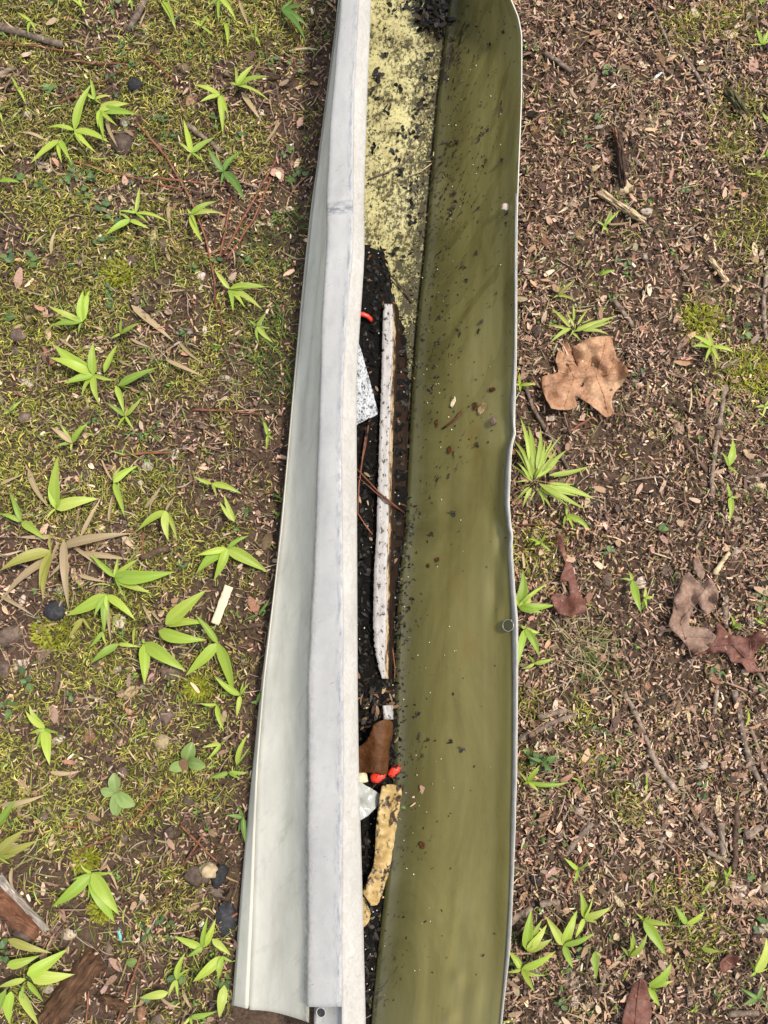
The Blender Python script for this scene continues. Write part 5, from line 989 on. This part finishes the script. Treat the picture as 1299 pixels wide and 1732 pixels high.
B_('R3', (492, 478), 28, 32, 'grey round nut left of the hooked narrow sprout', NUT, 'nut', 'nut', hz=.8); B_('R3', (785, 435), 30, 28, 'grey-brown nut in the shaded hollow left of torn leaf', NUT, 'nut', 'nut', hz=.8); B_('R3', (418, 105), 22, 18, 'dark stone right of the big bright clump', STONED); B_('R3', (660, 490), 24, 30, 'grey shell-like flake beside the hooked sprout', STONEL, 'wood_flake', 'wood chip', hz=.5); B_('R3', (690, 1005), 20, 20, 'small red leaf scrap below the torn oak leaf', BRICKC, 'leaf_scrap', 'leaf', hz=.4); B_('R3', (1210, 690), 16, 28, 'pale pebble right of the two oak leaves', STONEL); B_('R3', (1140, 335), 18, 20, 'pinkish pebble behind the torn oak leaf', STONEL); B_('R3', (965, 1398), 28, 26, 'smooth white round nut in the lower right litter', STONEL, 'nut', 'nut', hz=.9, rough=.04); B_('R3', (1060, 635), 18, 24, 'grey pebble between the oak leaves', NUT, 'pebble', 'stone'); B_('R3', (55, 330), 20, 50, 'orange leaf scrap at the rim below the dent', BRICKC, 'leaf_scrap', 'leaf', hz=.4, rz=.2)
B_('R4', (185, 612), 26, 26, 'dark round acorn cap near the rim, lower right', STONED, 'acorn_cap', 'nut', hz=.6, rough=.05); B_('R4', (395, 280), 18, 44, 'whitish curled flake, lower right litter', STONEL, 'wood_flake', 'wood chip', rz=.3, hz=.5); B_('R4', (672, 150), 14, 38, 'pinkish upright flake, lower right litter', STONEL, 'wood_flake', 'wood chip', hz=.5); B_('R4', (785, 255), 14, 34, 'pale grey bark chip, lower right litter', STONEL, 'bark_flake', 'bark', rz=-.3); B_('R4', (540, 82), 34, 18, 'grey bark roll near the moss, lower right', STICK, 'bark_piece', 'bark', rz=.5); B_('R4', (598, 600), 24, 18, 'orange-red leaf scrap, lower right litter', BRICKC, 'leaf_scrap', 'leaf', hz=.4); B_('R4', (718, 712), 22, 10, 'small orange leaf scrap above the long drooping blade', BRICKC, 'leaf_scrap', 'leaf', rz=.5); B_('R4', (765, 530), 14, 48, 'yellow crumbly wood sliver, lower right litter', STICKP, 'wood_sliver', 'wood chip', rz=.15, hz=.6); B_('R4', (1060, 265), 15, 84, 'yellow-tan splinter standing above the thick pale stick', STICKP, 'wood_splinter', 'wood chip', hz=.8, rough=.3); B_('R4', (1235, 300), 18, 34, 'grey pebble near the right edge, lower right', NUT, 'pebble', 'stone'); B_('R4', (1180, 690), 22, 50, 'grey leaf scrap below the dark vertical stick', STONEL, 'leaf_scrap', 'leaf', rz=-.3, hz=.3); B_('R4', (1095, 662), 20, 14, 'tan leaf scrap left of the grey one', STICKP, 'leaf_scrap', 'leaf', hz=.4); B_('R4', (360, 1100), 44, 34, 'purplish bark flake left of the hanging blade', STICK, 'bark_flake', 'bark', rz=.4, hz=.3); B_('R4', (372, 1195), 20, 32, 'pinkish flake above the bottom edge, lower right', STONEL, 'wood_flake', 'wood chip', hz=.4); B_('R4', (480, 920), 18, 44, 'tan dry flake right of the crossing blades', STICKP, 'leaf_scrap', 'leaf', rz=.3, hz=.3); B_('R4', (180, 1050), 20, 40, 'pale dry flake in the leafy sprout at the rim', STONEL, 'leaf_scrap', 'leaf', rz=.3, hz=.3); B_('R4', (930, 1185), 18, 32, 'greyish flake right of the curled red-brown leaf', STONEL, 'wood_flake', 'wood chip', hz=.4)
# cream wood sliver
def plank(zone, a, b, wpx, th, label, mat, name, cat, lift=.004, jag=.12, sides=None, pt=None):
    (u0, v0), (u1, v1) = zz(zone, a), zz(zone, b); L_ = math.hypot(u1 - u0, v1 - v0); nx, ny = -(v1 - v0) / L_, (u1 - u0) / L_
    m = max(8, int(L_ / 5)); A_ = []; pf = pt or (lambda u, v, h: G(u, v, h)); g0 = pf((u0 + u1) / 2, (v0 + v1) / 2, 0)
    for i in range(m + 1):
        t_ = i / m; w_ = wpx / 2 * (1 + R.uniform(-jag, jag)); row = []
        c = (u0 + (u1 - u0) * t_, v0 + (v1 - v0) * t_)
        for q, hh in ((-1, 0), (-1, 1), (-.5, 1.03), (0, 1), (.5, 1.04), (1, 1), (1, 0)):
            row.append(tuple(pf(c[0] + nx * w_ * q, c[1] + ny * w_ * q, lift + th * hh * (1 + R.uniform(-.08, .08))) - g0))
        A_.append(row)
    A_ = np.array(A_); UV = metric_uv(A_); UV[..., 1] = np.linspace(0, L_ / 1750, m + 1)[:, None]
    me = gridmesh(name, A_, UV); o = link(name, me, mat, smooth=False); o.location = g0; sm = o.modifiers.new('thickness', 'SOLIDIFY'); sm.thickness = -.0006; tag(o, label, cat); return o
t = NT('cream_wood', .6, .3); t.color(t.ramp(t.noise(t.uv(), 300, 5, .7), [(.3, (.5, .42, .26)), (.7, (.68, .6, .42))])); CREAM = t.m
plank('L3', (968, 228), (908, 388), 13, .002, 'cream flat wood sliver lying left of the gutter', CREAM, 'wood_sliver', 'wood chip', .007, .1)
ROT = m_wood('rotten_wood', (.03, .015, .008), (.085, .043, .022), (.17, .1, .055)); ROTL = m_wood('white_crusted_bark', (.2, .16, .13), (.42, .37, .32), (.62, .57, .5))
def chunk(zone, a, b, wpx, hgt, label, mat, name, cat, sd):
    """grainy rotten wood: a rounded ridge torn along its grain"""
    (u0, v0), (u1, v1) = zz(zone, a), zz(zone, b); L_ = math.hypot(u1 - u0, v1 - v0); nx, ny = -(v1 - v0) / L_, (u1 - u0) / L_; m = int(L_ / 3); A_ = []; g0 = G((u0 + u1) / 2, (v0 + v1) / 2)
    for i in range(m + 1):
        t_ = i / m; env = min(1, 6 * t_ + .25, 6 * (1 - t_) + .2); row = []
        for j in range(23):
            q = j / 11 - 1; n_ = mnoise.noise(Vector((q * 7 + sd, t_ * 3.5, 0))) + .5 * mnoise.noise(Vector((q * 17, t_ * 8 + sd, 1)))
            w_ = wpx / 2 * (1 + .22 * mnoise.noise(Vector((t_ * 8, sd, (0 if q < 0 else 5)))))
            end = .05 * mnoise.noise(Vector((q * 6, sd, 9))); c = (u0 + (u1 - u0) * (t_ + end * (1 if t_ > .5 else -1) * abs(2 * t_ - 1)), v0 + (v1 - v0) * (t_ + end * abs(2 * t_ - 1)))
            h = hgt * env * max(0, 1 - abs(q) ** 3) * (1 + .45 * n_) - .002 * (abs(q) > .97); row.append(tuple(G(c[0] + nx * w_ * q, c[1] + ny * w_ * q, h) - g0))
        A_.append(row)
    A_ = np.array(A_); UV = metric_uv(A_); UV[..., 1] = np.linspace(0, L_ / 1750, m + 1)[:, None]
    o = link(name, gridmesh(name, A_, UV), mat); o.location = g0; tag(o, label, cat); return o
chunk('L4', (205, 1460), (490, 1075), 48, .016, 'big rotten brown wood chunk at the bottom left', ROT, 'rotten_wood', 'wood', 3.1)
chunk('L4', (490, 1290), (640, 1345), 22, .010, 'small rotten wood chunk right of the big rotten one', ROT, 'rotten_wood', 'wood', 8.1)
chunk('L4', (-40, 770), (200, 985), 46, .016, 'brown bark piece at left edge beside a white crust', m_wood('smooth_brown_bark', (.07, .03, .016), (.16, .07, .038), (.25, .13, .08)), 'bark_piece', 'bark', 5.7)
chunk('L4', (-10, 690), (235, 960), 16, .020, 'white crusty strip along the brown bark at left edge', ROTL, 'bark_crust', 'bark', 12.3)
lump('L4', (135, 970), 54, 46, 'grey-brown gall resting on the brown bark at left', NUT, 'gall', 'nut', hz=1.0)
chunk('R1', (545, 650), (575, 960), 18, .014, 'dark root piece with orange tip in upper right litter', STICKR, 'root_piece', 'wood', 7.7)
chunk('R1', (528, 640), (560, 760), 8, .016, 'orange splintered tip on the dark root piece', BRICKC, 'wood_splinter', 'wood chip', 1.7)
chunk('R1', (450, 958), (685, 1112), 15, .010, 'pale split wood lying across below the root piece', STICKP, 'split_wood', 'wood', 4.4)
lump('R1', (570, 945), 44, 40, 'pale brown knot at the lower end of the root piece', STICKP, 'wood_knot', 'wood', hz=.6, rough=.35)
chunk('R2', (1005, 45), (1095, 170), 11, .008, 'yellow splintered wood at upper right edge of the mossy patch', STICKP, 'split_wood', 'wood', 2.2)
chunk('R1', (1095, 440), (1190, 580), 24, .010, 'mossy dark bark hump near the right edge, upper right', m_bark('mossy_bark', (.03, .03, .015), (.07, .065, .03), (.12, .1, .05)), 'bark_piece', 'bark', 6.4)

# ================================================================== FALLEN LEAVES
outline_leaf('R2', [(330, 490), (385, 455), (440, 440), (515, 440), (528, 500), (545, 552), (590, 592), (598, 630), (565, 685), (522, 735), (518, 790), (532, 828), (490, 846), (450, 815), (400, 775), (335, 738), (345, 790), (300, 810), (215, 800), (165, 700), (168, 640), (250, 622), (236, 560), (262, 480), (296, 465), (312, 500), (335, 575), (378, 632), (350, 600), (326, 540), (318, 500)],
             'big tan torn oak leaf lying below the dense grass tuft', OAK, curl=.024, lift=.008, ripple=.009,
             veins=[[(180, 690), (330, 650), (440, 640), (590, 620)], [(440, 640), (470, 540), (490, 450)], [(440, 640), (480, 740), (500, 830)], [(330, 650), (290, 560), (270, 490)], [(330, 650), (300, 730), (280, 800)]])
outline_leaf('R3', [(830, 560), (862, 500), (900, 435), (930, 470), (970, 495), (1010, 468), (1050, 530), (1045, 580), (1020, 630), (978, 645), (945, 590), (915, 640), (905, 705), (990, 715), (1042, 760), (990, 825), (925, 845), (870, 775), (800, 705), (822, 640)],
             'torn grey-brown oak leaf on the right, above a red-brown one', OAKG, curl=.022, lift=.010, ripple=.010, veins=[[(915, 860), (870, 720), (828, 560)], [(860, 690), (940, 580), (1010, 490)], [(880, 760), (960, 760), (1030, 765)]])
outline_leaf('R3', [(925, 375), (950, 362), (985, 440), (965, 478), (930, 430)], 'small grey leaf scrap above the torn grey-brown oak leaf', OAKG, 'leaf_scrap', curl=.006, lift=.01)
outline_leaf('R3', [(930, 850), (990, 805), (1040, 770), (1030, 715), (1055, 690), (1110, 748), (1200, 765), (1248, 732), (1300, 775), (1240, 835), (1225, 870), (1255, 938), (1200, 938), (1165, 890), (1120, 892), (1085, 840), (1000, 845)],
             'red-brown oak leaf at right edge below the torn grey one', OAKR, curl=.02, lift=.009, ripple=.009, veins=[[(930, 870), (1000, 810), (1120, 800), (1290, 780)], [(1120, 800), (1180, 860), (1230, 930)]], stemp=[(935, 862), (905, 915)])
outline_leaf('R3', [(235, 255), (265, 250), (290, 350), (320, 400), (355, 540), (390, 590), (380, 640), (300, 660), (245, 640), (210, 570), (240, 540), (305, 560), (300, 480), (255, 490), (270, 440), (285, 390), (250, 310)],
             'curled narrow brown leaf near the rim, right of the bright sprout', OAKR, curl=.02, lift=.010, ripple=.006, step=5)
outline_leaf('R4', [(690, 1088), (655, 1120), (632, 1165), (612, 1240), (598, 1330), (640, 1370), (720, 1330), (745, 1250), (728, 1170), (718, 1110)],
             'curled red-brown leaf standing out at the bottom edge, lower right', OAKR, 'fallen_leaf', curl=.026, lift=.010, ripple=.003, veins=[[(690, 1088), (672, 1200), (660, 1330)]])
outline_leaf('R4', [(1070, 1015), (1110, 975), (1165, 990), (1140, 1030), (1095, 1060), (1075, 1050)], 'small red leaf right of the lone horizontal blade', OAKR, 'fallen_leaf', curl=.012, lift=.006, step=4)

# ================================================================== THINGS INSIDE THE GUTTER
def strip_loft(name, rows_, mat, parent, jitter=0.0, uvs=1.0):
    A_ = np.array(rows_); UV = metric_uv(A_); o = link(name, gridmesh(name, A_, UV), mat, parent, smooth=False); s_ = o.modifiers.new('thickness', 'SOLIDIFY'); s_.thickness = -.0008; return o
t = NT('old_white_paint_wood', .55, .35); uv = t.uv(); k = t.noise(t.map(uv, (1, .35, 1)), 160, 6, .7); c_ = t.ramp(k, [(.25, (.24, .225, .215)), (.6, (.38, .365, .355))])
d_ = t.ramp(t.noise(t.map(uv, (1, .6, 1)), 230, 5, .72), [(.55, 0.0), (.6, 1.0)]); c_ = t.mix(d_, c_, (.03, .022, .018)); t.color(c_); t.bump(k, .3, .001); OLDP = t.m
t = NT('split_cream_wood', .5, .4); uv = t.uv(); k = t.noise(t.map(uv, (2, .12, 1)), 300, 6, .7); c_ = t.ramp(k, [(.35, (.13, .07, .03)), (.5, (.36, .25, .13)), (.68, (.5, .42, .31))])
d_ = t.ramp(t.noise(t.map(uv, (1, .3, 1)), 120, 5, .7), [(.48, 0.0), (.56, 1.0)]); c_ = t.mix(d_, c_, (.05, .028, .014)); t.color(c_); t.bump(k, .5, .001); SPLIT = t.m
t = NT('rotten_wet_wood', .6, .15); uv = t.uv(); k = t.noise(t.map(uv, (3, .12, 1)), 260, 7, .72); c_ = t.ramp(k, [(.3, (.006, .004, .003)), (.52, (.022, .012, .007)), (.72, (.085, .042, .018))]); t.color(c_); t.bump(k, .9, .002); RWOOD = t.m
# (v, white left, white right, cream right, dark right)
SLAT = [(514, 650, 664, 668, 671), (530, 648, 665, 670, 674), (560, 647, 665, 671, 680), (600, 646, 664, 671, 684), (640, 645, 662, 670, 688), (700, 643, 661, 669, 690), (760, 641, 659, 667, 690), (800, 640, 658, 666, 688), (850, 638, 658, 664, 686), (900, 637, 657, 664, 684), (960, 633, 655, 662, 674), (1000, 632, 655, 661, 670), (1050, 631, 654, 660, 667), (1090, 633, 653, 660, 666), (1120, 638, 651, 660, 665), (1148, 646, 653, 659, 662)]
sl_v = np.linspace(514, 1148, 200); SA = np.array(SLAT, float)
def sl_i(c, v): return float(np.interp(v, SA[:, 0], SA[:, c]))
def slz(v): return .0315 + .0015 * math.sin(v * .008)
slat = empty('painted_wood_strip', P(650, 830, .012)); tag(slat, 'long white-painted wood strip, split and rotting, lying inside the gutter', 'wood')
LT = -Vector(slat.location)
w1, w2, w3 = [], [], []
for v in sl_v:
    a, b, c, d = (sl_i(k, v) for k in (1, 2, 3, 4)); jb = 1.1 * mnoise.noise(Vector((v * .09, 0, 0))) + .9 * mnoise.noise(Vector((v * .3, 4, 0))); jc = 1.6 * mnoise.noise(Vector((v * .07, 9, 0))) + 1.0 * mnoise.noise(Vector((v * .33, 7, 0))); z0 = slz(v)
    e0 = 4.5 * mnoise.noise(Vector((v * .2, 2, 0))) * (1 if v > 1060 else .25); a += e0; b += jb; c = b + (c - b) * .62 + jc
    fz = floor_px(d, v).z
    w1.append([tuple(P(a, v, z0 - .011) + LT), tuple(P(a, v, z0) + LT)] + [tuple(P(a + (b - a) * q, v, z0 + .0004 * math.sin(q * 9)) + LT) for q in (.3, .6, .85)] + [tuple(P(b, v, z0 - .0004) + LT)])
    w2.append([tuple(P(b - .5, v, z0 - .0002) + LT), tuple(P(b + (c - b) * .4, v, z0 - .0013) + LT), tuple(P(c, v, z0 - .003) + LT), tuple(P(c + .3, v, z0 - .006) + LT)])
    jd = 2.0 * mnoise.noise(Vector((v * .06, 19, 0))) + mnoise.noise(Vector((v * .3, 17, 0)))
    w3.append([tuple(P(c - .6, v, z0 - .0038) + LT)] + [tuple(P(c + (d + jd - c) * q, v, (z0 - .0045) * (1 - q) + (fz + .004) * q + .0012 * mnoise.noise(Vector((v * .02, q * 7, 3)))) + LT) for q in (.2, .4, .6, .8, 1.0)] + [tuple(P(d + jd + .5, v, fz + .0005) + LT)])
strip_loft('painted_face', w1, OLDP, slat); strip_loft('split_edge', w2, SPLIT, slat); strip_loft('rotten_side', w3, RWOOD, slat)
o = plank('I', (656, 1193), (657, 1217), 15, .004, 'short stub of white-painted wood above the shiny brown leaf', OLDP, 'painted_wood_stub', 'wood', .006, .08, pt=lambda u, v, h: mulch_px(u, v, h))
# white printed-looking shard, tilted down to the right from under the lip
t = NT('speckled_white_sheet', .5, .4); uv = t.obj(); k = t.ramp(t.noise(t.map(uv, (1, .5, 1), (0, 0, .3)), 520, 5, .75), [(.50, 0.0), (.58, 1.0)]); t.color(t.mix(k, (.42, .44, .47), (.03, .03, .03))); SHARD = t.m
outline_leaf('I', [(578, 560), (604, 576), (611, 592), (620, 625), (630, 660), (638.5, 700), (622, 708), (606, 717), (582, 728)], 'pointed white shard speckled black, sticking out from under the lip', SHARD, 'white_shard', 'scrap', curl=.0, lift=.012, ripple=.0008, step=5, pt=lambda u, v, h: mulch_px(u, v, h))
t = NT('red_plastic', .35, .5); t.color(t.ramp(t.noise(t.obj(), 130, 4, .6), [(.4, (.55, .028, .016)), (.7, (.68, .06, .03))])); RED = t.m
rs = tube('red_scrap', [mulch_px(u, v, h) for u, v, h in ((596, 531, .006), (606, 531, .007), (615, 532, .008), (622, 535, .007), (627, 540, .005), (628, 543, .003))], lambda q: .0029 * (1 - .35 * q), RED, None, 8); tag(rs, 'curved bright red scrap poking out from under the lip, upper part', 'scrap')
# pine needles over the mulch
def ndl(pts, l, w_=2.6): 
    o = tube('pine_needle', [mulch_px(u, v, h) for u, v, h in pts], w_ / 1900 / 2, NEEDLE, None, 5); tag(o, l, 'pine needle', 'red pine needles in the gutter')
ndl([(600, 790, .006), (612, 802, .008), (640, 832, .011), (664, 852, .011), (684, 868, .003)], 'red needle crossing over the painted wood strip in the gutter', 3.2); ndl([(604, 806, .006), (625, 824, .009), (655, 850, .012), (676, 862, .006)], 'second red needle alongside the crossing one in the gutter')
ndl([(618, 738, .004), (613, 775, .005), (607, 820, .005), (605, 868, .004)], 'red needle running down beside the lip in the gutter', 3.4); ndl([(605, 868, .004), (616, 886, .004), (630, 904, .003)], 'red needle bent right beneath the long one in the gutter', 3.0); ndl([(663, 1090, .002), (668, 1130, .004), (667, 1155, .003)], 'short red needle at the lower end of the painted strip'); ndl([(625, 706, .002), (617, 760, .003), (606, 800, .003)], 'flat brown stalk under the white shard', 4.0)
st = tube('leaf_stalk', [floor_px(u, v, h) for u, v, h in ((622, 306, .001), (650, 296, .003), (680, 282, .005), (700, 262, .003))], .0008, STICK, None, 5); tag(st, 'thin stalk lying across the mouldy gutter floor near the top', 'stalk')
st = tube('leaf_stalk', [floor_px(u, v, h) for u, v, h in ((690, 300, .002), (712, 292, .003), (735, 278, .003), (752, 262, .006))], .0006, STICKP, None, 5); tag(st, 'pale thin stalk beside the other stalk, nearer the back wall', 'stalk')
st = tube('twig', [floor_px(u, v, h) for u, v, h in ((657, 464, .004), (675, 484, .004), (697, 514, .002))], .0009, STICKR, None, 5); tag(st, 'short dark twig slanting across the yellow floor by the mulch', 'twig')
# shiny brown leaf, arched
arch = lambda u, v: .010 * math.exp(-((u - 640) / 22) ** 2) + .004 * math.sin((v - 1217) / 30)
outline_leaf('I', [(590, 1262), (608, 1262), (622, 1250), (632, 1225), (650, 1217), (664, 1220), (665, 1240), (659, 1265), (658, 1290), (654, 1312), (640, 1308), (608, 1307), (590, 1310)], 'shiny wet brown leaf arched in the gutter above the red piece', WETLEAF, 'wet_leaf', curl=.004, lift=.010, ripple=.001, step=4, pt=lambda u, v, h: mulch_px(u, v, h), local=arch)
# red two-lobed piece with black blotches
t = NT('red_black_gloss', .45, .3); k = t.ramp(t.noise(t.obj(), 210, 3, .55), [(.53, 0.0), (.56, 1.0)]); t.color(t.mix(k, (.62, .04, .02), (.02, .01, .01))); REDB = t.m
rb = empty('red_lobed_piece', mulch_px(652, 1310, 0)); tag(rb, 'glossy red two-lobed piece with black blotches below the shiny brown leaf', 'scrap')
for (u, v, a, b, an) in ((667, 1304, 13, 8.5, -.7), (640, 1314, 14, 10, -.35)):
    bm = bmesh.new(); bmesh.ops.create_icosphere(bm, subdivisions=3, radius=1)
    for q in bm.verts: c = q.co; k_ = 1 + .12 * mnoise.noise(c * 2 + Vector((u, 0, 0))); q.co = Vector((c.x * a * k_, c.y * b * k_, c.z * b * .8 * k_)) / 1850
    bmesh.ops.rotate(bm, verts=bm.verts, cent=(0, 0, 0), matrix=Matrix.Rotation(-an, 3, 'Z')); me = bpy.data.meshes.new('lobe'); bm.to_mesh(me); o = link('lobe', me, REDB, rb); o.location = mulch_px(u, v, .010) - rb.location
# clear shard
t = NT('clear_plastic', .08, .5); t.color((.72, .74, .7)); t.b.inputs['Transmission Weight'].default_value = .55; t.bump(t.noise(t.obj(), 160, 4, .6), .6, .002); CLEAR = t.m
outline_leaf('I', [(604, 1322), (618, 1328), (632, 1336), (643, 1344), (642, 1362), (634, 1368), (622, 1380), (604, 1388)], 'crumpled clear plastic shard between the lip and yellow slab', CLEAR, 'clear_shard', 'scrap', curl=.006, lift=.008, ripple=.004, step=4, pt=lambda u, v, h: mulch_px(u, v, h))
lump('I', (614, 1316), 9, 10, 'cream pebble tucked under the lip beside the red piece', CREAM, 'pebble', 'stone').location = mulch_px(612, 1315, .008)
# pale yellow slab
t = NT('yellow_slab', .45, .4); k = t.noise(t.obj(), 70, 6, .65); c_ = t.ramp(k, [(.3, (.25, .15, .05)), (.5, (.38, .265, .105)), (.7, (.47, .36, .18))])
vk = t.ramp(t.noise(t.map(t.obj(), (1, .7, 1)), 85, 6, .72), [(.52, 0.0), (.575, 1.0)]); c_ = t.mix(vk, c_, (.035, .02, .01)); t.color(c_); t.bump(k, .6, .003); SLAB = t.m
sl_arch = lambda u, v: .006 * math.exp(-((u - 655) / 14) ** 2)
o = outline_leaf('I', [(646, 1330), (662, 1326), (679, 1331), (678, 1352), (674, 1378), (670, 1402), (667, 1425), (662, 1452), (658, 1478), (650, 1500), (646, 1514), (638, 1530), (628, 1532), (622, 1522), (612, 1508), (620, 1492), (632, 1462), (635, 1425), (636, 1395), (642, 1360)], 'pale yellow curled slab with dark stains standing against the back wall', SLAB, 'yellow_slab', 'scrap', curl=.004, lift=.014, ripple=.006, step=4, pt=lambda u, v, h: mulch_px(u, v, h), local=sl_arch)
o.children[0].modifiers[0].thickness = .0014
o = outline_leaf('I', [(606, 1520), (616, 1518), (622, 1532), (627, 1545), (624, 1560), (615, 1568), (606, 1570)], 'small pale yellow piece at the lower end of the yellow slab', SLAB, 'yellow_piece', 'scrap', curl=.003, lift=.010, ripple=.002, step=4, pt=lambda u, v, h: mulch_px(u, v, h))
o.children[0].modifiers[0].thickness = .0014
# bits on the back wall
def wallbit(pts, label, mat, name='leaf_fragment', cat='leaf'):
    return outline_leaf('I', pts, label, mat, name, cat, curl=.0012, lift=.0015, ripple=.0006, step=3, pt=lambda u, v, h: wall_px(u, v, h))
wallbit([(805, 688), (810, 682), (818, 679), (822, 685), (817, 690), (814, 697), (808, 700), (806, 695)], 'tan leaf fragment stuck on the olive back wall', m_dryleaf('tan_fragment', (.25, .17, .07), (.4, .28, .13), (.5, .38, .2)))
wallbit([(797, 680), (803, 678), (806, 685), (802, 692), (798, 690)], 'dark brown fragment left of the tan one on the back wall', WETLEAF)
wallbit([(825, 655), (833, 653), (837, 657), (832, 661), (826, 660)], 'small brown husk on the back wall above the tan fragment', WETLEAF); wallbit([(755, 756), (760, 753), (763, 760), (759, 766), (755, 762)], 'small rusty fragment on the back wall, middle', WETLEAF); wallbit([(762, 676), (767, 668), (768, 676), (763, 688), (760, 684)], 'pale pink splinter on the back wall left of tan fragment', CREAM, 'wood_splinter', 'wood chip')
wallbit([(735, 944), (741, 942), (743, 947), (738, 950)], 'tiny rust-red crumb on the back wall, middle', WETLEAF, 'crumb'); wallbit([(721, 955), (725, 952), (727, 958), (723, 960)], 'tiny rust-red crumb lower left of another on the wall', WETLEAF, 'crumb')
wallbit([(709, 1428), (715, 1424), (720, 1429), (719, 1436), (713, 1437)], 'dark crumb on the back wall near the bottom', WETLEAF, 'crumb'); wallbit([(735, 712), (739, 708), (741, 717), (737, 722)], 'small brown husk above dark fleck on the back wall', WETLEAF, 'husk')
st = tube('twig', [wall_px(u, v, h) for u, v, h in ((748, 723, .0015), (758, 716, .002), (770, 706, .002), (780, 694, .003))], .0011, NEEDLE, None, 6); tag(st, 'small brown twig lying on the back wall near the tan fragment', 'twig')
def walldot(u, v, rx, ry, label, mat, name, cat):
    o = lump('I', (u, v), rx, ry, label, mat, name, cat, hz=.7); o.location = wall_px(u, v, .002); return o
walldot(834, 711, 5, 7, 'brown snail-like husk on the back wall beside the rim dent', NUT, 'husk', 'husk'); walldot(857, 350, 7, 6, 'pale grey pebble on the back wall near the rim, upper part', STONEL, 'pebble', 'stone')
